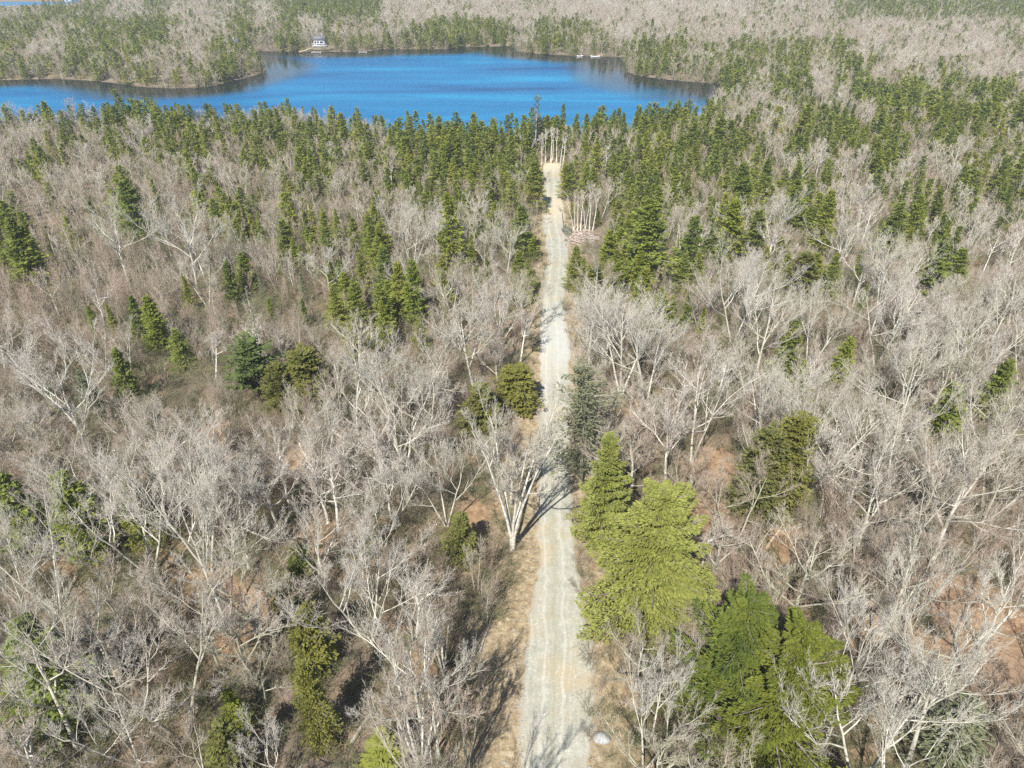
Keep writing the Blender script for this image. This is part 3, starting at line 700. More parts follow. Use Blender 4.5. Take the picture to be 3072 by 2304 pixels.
TAKC = []
taken = []      # x, y, radius already built on
def at_apex(ax, ay, h): p = unproj(ax, ay, h); return float(p[0]), float(p[1])
hero = [('fir_tree', 'firA', 1834, 1300, 13.5, 13.5, 'tall bright yellow-green fir standing tight against the right side of the gravel road', 0.4),
        ('fir_tree', 'firB', 2010, 1461, 15.5, 15.5, 'broadest yellow-green fir, its crown overlapping the slimmer fir beside the road', 1.7),
        ('fir_tree', 'firD', 2260, 1790, 14, 15, 'dark green fir with long open boughs just below the broad yellow-green fir', .3),
        ('fir_tree', 'firC', 2425, 1865, 14.5, 15, 'large dark olive fir reaching the bottom edge, right of the other dark fir', 2.4),
        ('hemlock_tree', 'hemB', 2326, 1276, 11.5, 11, 'left one of two dense olive hemlocks grown together among the bare trees', .5),
        ('hemlock_tree', 'hemB', 2402, 1239, 12, 11, 'right and taller one of two dense olive hemlocks grown together', 3.0),
        ('hemlock_tree', 'hemB', 905, 1050, 8.0, 11, 'broad leaning olive hemlock in the left woods, seen half from above', 1.2),
        ('hemlock_tree', 'hemB', 820, 1100, 6.5, 11, 'low yellowish hemlock under the left flank of the broad leaning hemlock', 2.9),
        ('hemlock_tree', 'hemB', 848, 1712, 5, 11, 'dark shaded hemlock among brown leaf litter in the lower left woods', .8),
        ('hemlock_tree', 'hemB', 905, 1975, 10, 11, 'narrow yellowish hemlock at the lower left, running down to the bottom edge', 2.0),
        ('pine_tree', 'pinR', 1765, 1090, 15, 15, 'sparse grey-green pine beside the pale stretch of road, above the firs', .6),
        ('dead_conifer', 'snag', 735, 862, 13, 13, 'half-dead thin spruce with bare lower branches in the left woods', 1.0),
        ('spruce_tree', 'spr2', 2390, 955, 11, 11, 'yellow-green spruce standing alone among pale bare trees right of the road', 1.0)]
for kind, pr, ax, ay, h, h0, lab, rz in hero:
    x, y = at_apex(ax, ay, h); s = h / h0
    sx = 1.75 if ax == 905 and ay == 1050 else 1.25 if (pr == 'hemB' and h < 9) else (.55 if ax == 905 and ay == 1975 else 1.0)
    if ax == 1765: sx = 1.3
    if pr == 'firB': sx = 1.28
    if pr in ('firC', 'firD'): sx = 1.32
    plant(kind, pr, x, y, s, rz, label=lab, sxy=sx * (1.25 if ax == 2390 else 1)); taken.append((x, y, 2.6 * s * (1.4 if pr in ('firB', 'firC', 'firD') else 1)))
rs = np.random.RandomState(21)
for ax, ay, h, rf, k in HC:
    if 780 < ay < 1000: h *= .76
    x, y = at_apex(ax, ay, h)
    pr, kind, h0 = {'s': (f'spr{rs.randint(7)}', 'spruce_tree', 11), 'h': (f'hem{rs.randint(2)}', 'hemlock_tree', 9), 'g': (f'gry{rs.randint(2)}', 'lichened_spruce', 9), 'p': (f'pin{rs.randint(2)}', 'pine_tree', 10), 'f': ('spr1', 'spruce_tree', 11)}[k]
    plant(kind, pr, x, y, h / h0, rs.rand() * 6.28, sxy=rf * 1.05); taken.append((x, y, 1.6 * rf)); TAKC.append((x, y, rf))

pt_ = [float(v) for v in unproj(1748, 705)]; TAKC.append((pt_[0], pt_[1], 1.9)); taken.append((pt_[0], pt_[1], 4.5)); taken.extend([(pt_[0] - .3, pt_[1] - 6, 4), (pt_[0] - .6, pt_[1] - 11, 4.2), (pt_[0] - .8, pt_[1] - 15.5, 3.4)])
pair('snagtop', conifer(951, 15, 2.0, 70, 46, .34, .08, low=.35, droop=-.1, shape=.35, ragged=.7, dead=.3, lift=.2), M_bark, [M_grey, M_bark])
x, y = at_apex(1608, 290, 15)
plant('pine_tree', 'snagtop', x, y, 1, 1.0, tilt=(0, .05), label='tall ragged grey-green pine rising above the treeline against the lake', sxy=.9); taken.append((x, y, 1.5))
# big bare trees: crown middle x, y, height, proto, spread, tilt
pair('maple', bare_tree(61, 18, 1.0, 5, .46, 0, lean=.04, fan=.24, low=.44), M_birch, M_bark)
pair('oakL', bare_tree(63, 17, 1.35, 2, .28, 0, lean=.1), M_bark, M_bark)
mx, my = [float(v) for v in unproj(1537, 1650, 0)]
plant('maple_tree', 'maple', mx, my, .97, .5, label='large many-stemmed bare maple left of the road, casting its shadow across the gravel')
taken.append((mx, my, 3.5))
for i in range(5):
    pair(f'big{i}', bare_tree(160 + i, 15, [1.5, 1.3, 1.6, 1.4, 1.5][i], [1, 2, 1, 3, 1][i], [.3, .28, .35, .3, .25][i], 0, lean=.1, low=.66), M_pale, M_pale)
BIG = [(440, 1960, 17, 'oakL', 1.0), (555, 715, 16, 'bare4', 1.1), (340, 700, 16, 'bare1', 1.05), (1180, 1170, 16, 'bare4', 1.0), (1040, 1160, 15, 'bare1', 1), (200, 1210, 16, 'bare8', 1.05), (560, 1490, 16, 'bare3', 1.0), (380, 1520, 15, 'bare5', 1.0),
       (690, 1500, 15, 'bare1', .9), (610, 1650, 16, 'bare0', .9), (1420, 1010, 15, 'bare5', 1.0), (1500, 960, 14, 'bare8', .9), (1370, 870, 14, 'bare1', 1), (1230, 690, 13, 'bare5', 1.0), (1520, 720, 12, 'bare2', 1),
       (1880, 1000, 16, 'bare7', 1), (1960, 1040, 15, 'bare3', 1), (2110, 1180, 16, 'bare1', .95), (2230, 860, 16, 'bare4', 1), (2300, 980, 15, 'bare8', 1), (2460, 960, 14, 'bare1', .9), (2680, 930, 15, 'bare5', 1),
       (2680, 800, 15, 'bare3', .95), (2540, 700, 14, 'bare1', .95), (2480, 1270, 16, 'bare4', .95), (2330, 1200, 14, 'bare6', .9), (2730, 1380, 16, 'bare2', 1), (2900, 1450, 17, 'bare5', 1), (2800, 1620, 17, 'oakL', .95), (2930, 1010, 15, 'bare4', 1), (3020, 900, 14, 'bare1', .95),
       (2560, 2010, 15, 'bare1', .8), (2850, 2060, 16, 'bare8', .9), (2680, 2130, 16, 'bare4', .85), (1240, 1960, 14, 'bare5', .9), (1300, 2080, 13, 'bare3', .85), (1080, 1730, 14, 'bare2', .9), (1330, 1420, 12, 'bare7', .85), (1130, 1480, 12, 'bare0', .8),
       (80, 1640, 14, 'bare7', .9), (100, 2010, 15, 'bare6', .9), (330, 2120, 12, 'bare1', .8), (790, 2240, 9, 'bare5', .9), (1850, 2080, 9, 'bare6', .8), (1960, 2150, 11, 'bare1', .8), (2700, 1800, 13, 'bare3', .85), (3000, 1830, 14, 'bare0', .9),
       (2760, 1120, 15, 'bare3', .95), (3000, 1300, 16, 'bare1', .95), (930, 1330, 13, 'bare2', .8), (460, 1340, 13, 'bare6', .9), (1700, 990, 13, 'bare5', .9), (1770, 930, 13, 'bare7', .95), (2060, 700, 13, 'bare1', .9), (2330, 640, 12, 'bare5', .9)]
for cx, cy, h, pr, sp in BIG:
    h *= .84; sp *= 1.12; pr = pr if pr == 'oakL' else f'big{(cx // 10 + cy) % 5}'
    x, y = at_apex(cx, cy, h * .68); h0 = {'oakL': 17}.get(pr, 15)
    if road_gap(np.array([x]), np.array([y]))[0] < 2.2: x += -3 if x < road_lr(y)[0] + 2.6 else 3
    plant('bare_tree', pr, x, y, h / h0, rs.rand() * 6.28, tilt=(rs.randn() * .05, rs.randn() * .05), sxy=sp, label='lead' if cx == 440 else None)
    taken.append((x, y, 2.6))

pair('clump', bare_tree(75, 13, .75, 4, .5, 0, lean=.05, low=.34, fan=.2), M_birch, M_bark); pair('clumpB', bare_tree(78, 13, .7, 3, .5, 0, lean=.05, low=.34, fan=.16), M_bark, M_bark)
for qx, qy, pr, h, lab in [(1262, 2300, 'clump', .95, 'pale four-stemmed tree left of the road, its feet at the bottom edge'), (1400, 2296, 'clumpB', .8, 'slim three-stemmed tree on the orange verge at the bottom edge'),
                           (1330, 2010, 'clumpB', .75, 'three-stemmed grey tree on the left verge level with the dark olive firs'), (1430, 1790, 'clumpB', .55, 'small three-stemmed tree on the left verge below the large maple')]:
    x, y = [float(v) for v in unproj(qx, qy)]; plant('bare_tree', pr, x, y, h, qx * .7, label=lab); taken.append((x, y, 2.0))
for tx, ty, pr in [(-3.6, 18.5, 'bare3'), (-5.6, 23, 'bare5'), (-1.6, 12.5, 'bare7')]:      # just behind the bottom edge; their shadows reach the gravel
    plant('bare_tree', pr, tx, ty, .85, ty, sxy=.8); taken.append((tx, ty, 1.5))

# ------------------------------------------------------------------ fill the woods
def jitter_grid(y0, y1, cell, seed):
    r = np.random.RandomState(seed)
    ys = np.arange(y0, y1, cell); hw = .80 * y1 + 26
    xs = np.arange(-hw, hw, cell); X, Y = np.meshgrid(xs, ys)
    X = X + cell * .5 * (np.arange(len(ys)) % 2)[:, None]
    X = (X + r.uniform(-.46, .46, X.shape) * cell).ravel(); Y = (Y + r.uniform(-.46, .46, Y.shape) * cell).ravel()
    keep = np.abs(X) < .80 * np.maximum(Y, 0) + 26
    X, Y = X[keep], Y[keep]
    lk = np.minimum(sdist(X, Y, lake), sdist(X, Y, pond)); rg = road_gap(X, Y)
    return X, Y, lk, rg, r
def clear_of(X, Y, taken, k=1.0):
    ok = np.ones(X.shape, bool)
    for (tx, ty, tr) in taken: ok &= (X - tx) ** 2 + (Y - ty) ** 2 > (tr * k) ** 2
    return ok
verge_l = lambda Y: np.interp(Y, [20, 45, 60, 90, 190], [3.2, 2.4, 1.5, .7, .5])
def off_road(X, Y, rg, extra=0.0):
    l, r = road_lr(Y); left = X < (l + r) / 2
    clearing = (np.abs(Y - 134) < 6) & (X > r) & (X < r + 8) & (extra < 5)          # the brush pile's opening
    return (rg > np.where(left, verge_l(Y), .3) + extra) & ~clearing

# canopy
X1, Y1, lk1, rg1, r1 = jitter_grid(14, 130, 3.8, 41)
X2, Y2, lk2, rg2, r2 = jitter_grid(130, 730, 4.0, 42)
X3, Y3, lk3, rg3, r3_ = jitter_grid(90, 730, 3.7, 47)
Xc = np.concatenate([X1, X2, X3]); Yc = np.concatenate([Y1, Y2, Y3]); lkc = np.concatenate([lk1, lk2, lk3]); rgc = np.concatenate([rg1, rg2, rg3])
extra_ = np.arange(len(Xc)) >= len(X1) + len(X2)
share = conifer_share(Xc, Yc)
# meadows and bare stands read from the photo keep the hardwoods; young stands are brown saplings with few big trees
young = smooth_noise(Xc, Yc, 16, 77)
px, py = proj(Xc, Yc, 4 + 0 * Xc)
for cx, cy, wx, wy, a in [(430, 960, 420, 110, 1.2), (200, 780, 160, 60, .8), (900, 760, 200, 60, .8), (2500, 620, 350, 60, .9), (2250, 640, 120, 50, .8), (800, 950, 160, 80, .9), (1150, 1350, 200, 120, .5), (2350, 1100, 150, 60, .6), (2850, 600, 200, 40, .8), (700, 610, 150, 40, .7)]:
    young = young + a * np.exp(-((px - cx) / wx) ** 2 - ((py - cy) / wy) ** 2)
rc = np.random.RandomState(50); u = rc.rand(len(Xc))
is_con = np.where(extra_, u < (share - .16) * 1.2, u < share * np.where(Yc < 110, 1.4, np.where(Yc < 175, 1.15, np.where(Yc < 260, .95, .85))))
for q_ in [(958, 140), (945, 150), (975, 150), (694, 145)]: taken.append((*[float(v) for v in unproj(*q_)], 6.0))
infront = np.ones(len(Xc), bool)
for tx, ty, tr in TAKC: infront &= ~((np.abs(Xc - tx * Yc / ty) < 2.6 * max(tr, .9)) & (Yc < ty + 1.5) & (Yc > ty - 10))
OPEN = [(2920, 1860, 4.5), (2700, 1930, 2.5), (700, 1850, 3.5), (860, 1420, 3), (600, 1330, 2.5), (2130, 1400, 3), (2330, 1620, 2.5), (2650, 1330, 2), (940, 1640, 2.5), (2980, 2080, 2.5), (560, 1780, 2), (2120, 1550, 2.5), (1420, 1560, 2)]
OPW = [(*[float(v) for v in unproj(a_, b_)], c_) for a_, b_, c_ in OPEN]
def open_(X, Y):
    o = np.ones(np.shape(X), bool)
    for ax_, ay_, r_ in OPW: o &= ((X - ax_) ** 2 + ((Y - ay_) / 1.3) ** 2) > r_ ** 2
    return o
def top_clear(X, Y):                          # open ground before the pond and the two far houses
    d = sdist(X, Y, pond); o = ~((d < 130) & (Y > 570) & (Y < pond[:, 1].max()) & (X < pond[:, 0].max() + 5) & (X < pond[5, 0] + 10))
    for q_ in [(216, 5), (395, 9)]:
        hx_, hy_ = [float(v) for v in unproj(*q_)]; o &= ~((np.abs(X - hx_) < 9) & (Y > hy_ - 120) & (Y < hy_ + 8))
    return o
ok = top_clear(Xc, Yc) & open_(Xc, Yc) & (infront | is_con) & (lkc > 1.0) & off_road(Xc, Yc, rgc, np.where(is_con, .4, .8)) & clear_of(Xc, Yc, taken)
dist = np.hypot(Xc, Yc)
visible = (px > -260) & (px < 3332) & (py < 2700)
# thin the hardwoods where young stands are
u2 = rc.rand(len(Xc)); bare = ~is_con & ok & ~extra_ & (u2 < np.where(young > .55, .22, np.where(Yc > 230, .80, .62)))
con = is_con & ok
# along the shores a denser rim
order_b = np.where(bare)[0]; order_c = np.where(con)[0]
hb = np.where(np.hypot(Xc, Yc) < 200, rc.uniform(5.5, 9.6, len(Xc)), rc.uniform(6, 9.5, len(Xc))) * np.where(share > .45, .75, 1) * np.where(Yc < 60, 1.15, 1); hcn = rc.uniform(3.6, 9.2, len(Xc)) * np.where(share > .5, 1.05, .98) * np.where(Yc < 175, .92, 1) * np.where(rc.rand(len(Xc)) < .06, 1.3, 1)
hb = np.where((lkc < 12), hb * .75, hb); hcn = np.where((lkc < 14) & (Yc < 290), hcn * .95, hcn)
rot = rc.rand(len(Xc)) * 6.28; tl = rc.randn(len(Xc), 2) * .045
zc = ground_z(Xc, Yc, lkc, rgc)
def seen_first(idx, h, n):
    v = visible[idx] & (Yc[idx] > 20); key = np.where(v, h[idx] / dist[idx], -1)
    o = idx[np.argsort(-key)]; return o[:n], o[n:]
nb_named = sum(1 for t in TREES if t[0] in ('bare_tree', 'maple_tree')); ns_named = sum(1 for t in TREES if t[0] == 'spruce_tree')
fb, restb = seen_first(order_b, hb, 300 - nb_named)
fc, restc = seen_first(order_c, hcn, 298 - ns_named)
for i in fb:
    d = dist[i]; pr = ('bare' if d < 120 else 'bareM') + str(rc.randint(NB))
    plant('bare_tree', pr, float(Xc[i]), float(Yc[i]), hb[i] / 15, rot[i], tuple(tl[i]), z=float(zc[i]), sxy=float(rc.uniform(1.1, 1.5)))
for i in fc:
    d = dist[i]; pr = ('spr' if d < 130 else 'sprM') + str(rc.randint(7))
    plant('spruce_tree', pr, float(Xc[i]), float(Yc[i]), hcn[i] / 11, rot[i], tuple(tl[i] * .5), z=float(zc[i]), sxy=float(rc.uniform(1.0, 1.5)))
def grp(idx, h, h0, src, wide=(1.1, 1.5)):
    s = h[idx] / h0; wv = np.random.RandomState(len(idx)).uniform(*wide, len(idx)) * s
    return (src, np.column_stack([Xc[idx], Yc[idx], zc[idx]]), np.column_stack([wv, wv, s]), rot[idx], tl[idx])
md = dist[restb] < 260; mc = dist[restc] < 260
mass('bare_woods', [grp(restb[md], hb, 14, srcFM), grp(restb[~md], hb, 14, srcF)], 'grey leafless hardwoods spreading as one mass to the top of the picture', 'woods')
mass('evergreen_woods', [grp(restc[mc], hcn, 11, srcSM, (1.1, 1.8)), grp(restc[~mc], hcn, 11, srcS, (1.1, 1.8))], 'dark green spruces spreading as one mass around and beyond the lake', 'woods')

# saplings and young stems between the big trees
X, Y, lk, rg, r3 = jitter_grid(14, 230, 2.6, 43)
px, py = proj(X, Y, 4 + 0 * X); sh = conifer_share(X, Y)
young = smooth_noise(X, Y, 16, 77)
for cx, cy, wx, wy, a in [(430, 960, 420, 110, 1.2), (200, 780, 160, 60, .8), (900, 760, 200, 60, .8), (2500, 620, 350, 60, .9), (800, 950, 160, 80, .9), (2850, 600, 200, 40, .8)]:
    young = young + a * np.exp(-((px - cx) / wx) ** 2 - ((py - cy) / wy) ** 2)
nofront = np.ones(len(X), bool)
for tx, ty, tr in TAKC: nofront &= ~((np.abs(X - tx * Y / ty) < 2.2) & (Y < ty + 1) & (Y > ty - 6))
ok = nofront & open_(X, Y) & (lk > .8) & off_road(X, Y, rg, .2) & clear_of(X, Y, taken, .75) & (r3.rand(len(X)) < np.where(young > .45, .97, np.where(Y < 62, .42, .62)) * (1 - .7 * sh)) & (Y > 18)
X, Y, lk, rg, young = X[ok], Y[ok], lk[ok], rg[ok], young[ok]
hs = r3.uniform(3.2, 6.5, len(X)) * np.where(young > .45, 1.1, .95) * np.where(rg < 3, .6, 1); rot_s = r3.rand(len(X)) * 6.28; tls = r3.randn(len(X), 2) * .06
zs = ground_z(X, Y, lk, rg); ds = np.hypot(X, Y); px, py = proj(X, Y, 4 + 0 * X)
key = np.where((px > -100) & (px < 3172) & (py < 2400), hs / ds, -1); o_ = np.argsort(-key)
for i in o_[:300]:
    plant('sapling', f'sap{r3.randint(6)}', float(X[i]), float(Y[i]), hs[i] / 8, rot_s[i], tuple(tls[i]), cat='sapling', z=float(zs[i]), sxy=1.1)
rest = o_[300:]
def grp2(idx, src, h0=8): 
    s = hs[idx] / h0; wv = s * 1.15
    return (src, np.column_stack([X[idx], Y[idx], zs[idx]]), np.column_stack([wv, wv, s]), rot_s[idx], tls[idx])
nearm = ds[rest] < 170
g1 = grp2(rest[nearm], srcPM); g2 = grp2(rest[~nearm], srcP)
X, Y, lk, rg, r4 = jitter_grid(230, 725, 4.6, 44)
ok = top_clear(X, Y) & (lk > .6) & (r4.rand(len(X)) < .75); X, Y, lk, rg = X[ok], Y[ok], lk[ok], rg[ok]
hs = r4.uniform(3.5, 7, len(X)) * np.where(lk < 8, .6, 1); rot_s = r4.rand(len(X)) * 6.28; tls = r4.randn(len(X), 2) * .06; zs = ground_z(X, Y, lk, rg)
g3 = grp2(np.arange(len(X)), srcP)
mass('young_growth', [g1, g2, g3], 'brown haze of thin young stems filling the gaps between the trees', 'young growth')

# undergrowth
X, Y, lk, rg, r5 = jitter_grid(14, 150, 1.8, 45)
ok = open_(X, Y) & (lk > .4) & off_road(X, Y, rg, -.6) & (r5.rand(len(X)) < .9) & (smooth_noise(X, Y, 7, 99) > -.55); X, Y, lk, rg = X[ok], Y[ok], lk[ok], rg[ok]
zs = ground_z(X, Y, lk, rg); hs = r5.uniform(.5, 1.2, len(X)) * np.where(rg < 3, .6, 1); rot_s = r5.rand(len(X)) * 6.28; tls = r5.randn(len(X), 2) * .1
gA = (srcB, np.column_stack([X, Y, zs]), np.column_stack([hs * 1.1, hs * 1.1, hs]), rot_s, tls)
X, Y, lk, rg, r5 = jitter_grid(150, 430, 4.0, 46)
ok = (lk > .2) & ((lk < 10) | (Y < 240)) & (rg > 1); X, Y, lk, rg = X[ok], Y[ok], lk[ok], rg[ok]
zs = ground_z(X, Y, lk, rg); hs = r5.uniform(.8, 1.8, len(X)); rot_s = r5.rand(len(X)) * 6.28; tls = r5.randn(len(X), 2) * .1
gB = (srcBF, np.column_stack([X, Y, zs]), np.column_stack([hs * 1.1, hs * 1.1, hs]), rot_s, tls)
mass('undergrowth', [gA, gB], 'dull brown and olive undergrowth of twigs on the forest floor', 'undergrowth')

# ------------------------------------------------------------------ rocks, logs, brush pile
def rock_mesh(name, seed, m, sub=2, amp=.22, sq=(1, 1, .6)):
    import bmesh
    bm = bmesh.new(); bmesh.ops.create_icosphere(bm, subdivisions=sub, radius=1)
    r = np.random.RandomState(seed); k = r.randn(6, 3) * 1.6; ph = r.rand(6) * 6.28
    for v in bm.verts:
        c = np.array(v.co); f = 1 + amp * sum(math.sin(float(c @ k[i]) + ph[i]) for i in range(6)) / 3
        v.co = Vector(c * f * np.array(sq))
    me = bpy.data.meshes.new(name); bm.to_mesh(me); bm.free(); me.materials.append(m); return me
def add_mesh(name, me, loc, rot=(0, 0, 0), s=1.0, parent=None):
    o = bpy.data.objects.new(name, me); o.location = loc; o.rotation_euler = rot; o.scale = (s, s, s) if np.isscalar(s) else s
    return link(o, parent)
bx, by = [float(v) for v in unproj(1806, 2208, .2)]
tag(add_mesh('boulder', rock_mesh('boulder', 4, M_rock, 4, .42, (1, .7, .5)), (bx, by, .08), (0, 0, -.35), .6), 'grey flat-topped boulder in the leaf litter right of the road near the bottom edge', 'boulder')
bx, by = [float(v) for v in unproj(1690, 695, .3)]
tag(add_mesh('stump', rock_mesh('stump', 9, M_rock_dark, 3, .25, (1, 1, .8)), (bx + .8, by, .35), (0, 0, 0), .95), 'dark uprooted stump bulging at the right edge of the road by the brush pile', 'stump')
Gp = Geo(); Gp.tubes(np.array([[[0, 0, -.2], [-.35, .1, 1.6], [-.6, .1, 3.4]]]), np.array([[.14, .12, .08]]), 6, .2)
tag(add_mesh('dead_pole', Gp.mesh('dead_pole', [M_rock_dark]), (bx + .4, by + 2.2, 0)), 'short dark broken pole leaning towards the road above the uprooted stump', 'dead trunk')
# pebbles and pale stones along the verges
peb = [rock_mesh(f'source_pebble{i}', 30 + i, M_rock, 1, .3, (1, .8, .6)) for i in range(3)]
peb_o = [bpy.data.objects.new(m.name, m) for m in peb]
rp = np.random.RandomState(8); n = 2600
yy = 22 + 165 * rp.rand(n) ** 1.6; l, r = road_lr(yy); sd = rp.rand(n) < .55
off = np.abs(rp.randn(n)) * 1.1 - .35
xx = np.where(sd, l - off, r + off * .7); sz = .035 + .07 * rp.rand(n) ** 3 + .06 * (rp.rand(n) < .04)
gz = np.where(road_gap(xx, yy) < 0, .06, ground_z(xx, yy))
mass('pebbles', [(peb_o, np.column_stack([xx, yy, gz]), np.repeat(sz[:, None], 3, 1), rp.rand(n) * 6.28, rp.randn(n, 2) * .2)], 'pale pebbles strewn along both edges of the gravel road', 'pebbles')
# brush pile right of the road
Gb = Geo(); r6 = np.random.RandomState(17); nbp = 170
cxy = unproj(1748, 712, .4)
c0 = np.column_stack([cxy[0] + r6.randn(nbp) * 2.0, cxy[1] + r6.randn(nbp) * 1.9, np.abs(r6.randn(nbp)) * .35 + .1])
a = r6.rand(nbp) * 6.28; L = r6.uniform(.8, 2.6, nbp); d = np.stack([np.cos(a), np.sin(a), r6.randn(nbp) * .25], -1)
PP = np.stack([c0 - d * L[:, None] / 2, c0 + r6.randn(nbp, 3) * .08, c0 + d * L[:, None] / 2], 1)
PP[..., 2] = np.maximum(PP[..., 2], .03)
Gb.tubes(PP, np.column_stack([r6.uniform(.03, .09, nbp)] * 3) * np.array([1, .9, .5]), 4, r6.rand(nbp) * .3)
tag(link(bpy.data.objects.new('brush_pile', Gb.mesh('brush_pile', [plain('cut_branches', (.50, .42, .37), .9, 4, .3)]))), 'heap of pale cut branches lying beside the right edge of the road', 'brush pile', kind='stuff')
# thin white birches behind the pile and at the road's far end
pair('birchT', bare_tree(71, 12, .7, 1, .62, 0, lean=.02, low=.3), M_birch, M_birch); pair('birchU', bare_tree(73, 12, .6, 2, .6, 0, lean=.02, low=.3), M_birch, M_birch)
k = 0
ordw = ['first', 'second', 'third', 'fourth', 'fifth', 'sixth', 'seventh', 'eighth', 'ninth', 'tenth', 'eleventh', 'twelfth', 'thirteenth', 'fourteenth', 'fifteenth', 'sixteenth']
for q, (bxp, byp) in enumerate([(1722, 690), (1733, 692), (1742, 690), (1756, 688), (1768, 690), (1778, 688)]):
    x, y = [float(v) for v in unproj(bxp, byp)]
    plant('birch_tree', 'birchT' if q % 3 else 'birchU', x, y, .72 + .05 * (q % 3), q * 1.1, tilt=(.0, (q - 2.5) * .05), label=f'thin white birch behind the brush pile, {ordw[q]} from the left of six')
for q, (bxp, byp) in enumerate([(1625, 494), (1636, 487), (1653, 490), (1658, 480), (1669, 487), (1680, 502), (1686, 515)]):
    x, y = [float(v) for v in unproj(bxp, byp)]
    plant('birch_tree', 'birchT', x, y, .8 + .06 * (q % 3), q * 1.7, tilt=(0, (q > 4) * -.12), label=f'slim pale birch closing off the road end, {ordw[q]} from the left of seven')
for q, (bxp, byp) in enumerate([(1804, 555), (1813, 553), (1821, 535)]):
    x, y = [float(v) for v in unproj(bxp, byp)]
    plant('birch_tree', 'birchT', x, y, .8, q * 2.1, label=f'white birch stem among green spruces past the road end, {ordw[q]} from left of three')
# fallen logs on the forest floor
Gl = Geo(); Gl.tubes(np.array([[[-3.2, 0, .12], [-1, .1, .16], [1.2, 0, .15], [3.4, .15, .3]]]), np.array([[.17, .15, .12, .06]]), 7, .1)
logm = Gl.mesh('log', [M_bark])
LG = [(2330, 1600, .9, 1.0, 'split pale broken log lying among bare trees right of the yellow-green firs', M_split), (2630, 1548, -.2, .8, 'short pale snapped log between bare trees at the right', M_split),
      (1130, 2120, 1.1, 1.0, 'grey fallen log left of the road near the bottom edge', None), (940, 1640, .3, .9, 'grey fallen log in open leaf litter in the left woods', None), (1460, 1900, 1.3, .6, 'short grey log on the orange verge left of the road', None),
      (2730, 1935, -.5, 1.1, 'grey fallen log on the orange clearing at the lower right', None), (2130, 2270, .1, .9, 'pale fallen log at the bottom edge right of the road', None), (700, 1830, -.6, 1, 'grey fallen log beside the dark shaded hemlock at lower left', None),
      (2870, 1300, .4, 1, 'grey fallen log in the right woods level with the first fir', None)]
for lx, ly, a, s, lab, mm in LG:
    x, y = [float(v) for v in unproj(lx, ly)]
    me = logm
    if mm is not None:
        me = logm.copy(); me.materials.clear(); me.materials.append(mm)
    tag(add_mesh('fallen_log', me, (x, y, float(ground_z(np.array([x]), np.array([y]))[0])), (0, 0, a), s), lab, 'log')

# ------------------------------------------------------------------ cottages, docks and boats on the far shore
def box_mesh(name, dims, m, off=(0, 0, 0)):
    x, y, z = [d / 2 for d in dims]
    V = np.array([[sx * x, sy * y, sz * z] for sx in (-1, 1) for sy in (-1, 1) for sz in (-1, 1)]) + np.array(off)
    T = quads2tris(np.array([[0, 1, 3, 2], [4, 6, 7, 5], [0, 4, 5, 1], [2, 3, 7, 6], [0, 2, 6, 4], [1, 5, 7, 3]]))
    return tri_mesh(name, V, T, [m])
def cottage(x, y, z, rz, label, Wd, D, Hh, wall_m, wins, two=False, deck=True):
    e = empty('cottage', (x, y, z), rz); tag(e, label, 'cottage')
    add_mesh('wall', box_mesh('wall', (Wd, D, Hh), wall_m, (0, 0, Hh / 2 - .4)), (0, 0, 0), parent=e)
    zt = Hh - .4; ov = .5
    V = np.array([[-Wd / 2 - ov, -D / 2 - ov, zt], [Wd / 2 + ov, -D / 2 - ov, zt], [Wd / 2 + ov, D / 2 + ov, zt], [-Wd / 2 - ov, D / 2 + ov, zt], [-Wd / 2 - ov, 0, zt + 1.7], [Wd / 2 + ov, 0, zt + 1.7]])
    T = np.array([[0, 1, 5], [0, 5, 4], [2, 3, 4], [2, 4, 5], [3, 0, 4], [1, 2, 5], [0, 3, 2], [0, 2, 1]])
    rf = add_mesh('roof', tri_mesh('roof', V, T, [M_roof]), (0, 0, .003), parent=e)
    add_mesh('chimney', box_mesh('chimney', (.6, .6, 1.6), M_rock, (Wd * .25, .6, zt + 1.6)), (0, 0, 0), parent=rf)
    for (wx, wz, ww, wh) in wins:
        wn = add_mesh('window', box_mesh('window', (ww + .24, .10, wh + .24), M_white, (wx, -D / 2 - .05, wz)), (0, 0, 0), parent=e)
        add_mesh('pane', box_mesh('pane', (ww, .04, wh), M_glass, (wx, -D / 2 - .123, wz)), (0, 0, 0), parent=wn)
    if deck:
        dk = add_mesh('deck', box_mesh('deck', (Wd + 2, 2.6, .18), M_white, (.6, -D / 2 - 1.45, .25)), (0, 0, 0), parent=e)
        G = Geo()
        for q in range(7):
            xx = -Wd / 2 - .3 + q * (Wd + 1.8) / 6; G.tubes(np.array([[[xx, -D / 2 - 2.6, -1.3], [xx, -D / 2 - 2.6, 1.3]]]), np.array([[.06, .06]]), 4, 0)
        G.tubes(np.array([[[-Wd / 2 - .3, -D / 2 - 2.6, 1.3], [Wd / 2 + 1.5, -D / 2 - 2.6, 1.3]]]), np.array([[.07, .07]]), 4, 0)
        add_mesh('railing', G.mesh('railing', [M_white]), (0, 0, 0), parent=e)
    return e
x, y = [float(v) for v in unproj(958, 146)]
zc0 = 1.2
cottage(x, y + 3, zc0, .0, 'small white cottage with a railed deck above the far lake shore', 5.6, 4.4, 3.4, M_dull, [(-1.9, 1.9, .9, .9), (-.5, 1.9, .9, .9), (1.3, 1.9, 1.5, .9), (.2, .75, 2.6, .4)])
add_mesh('bank', rock_mesh('bank', 44, M_ground, 3, .1, (1, .7, .16)), (x, y + 3, -.2), (0, 0, 0), 9)['kind'] = 'structure'
SC.objects['bank']['label'] = 'low earth bank under the white cottage'; SC.objects['bank']['category'] = 'bank'
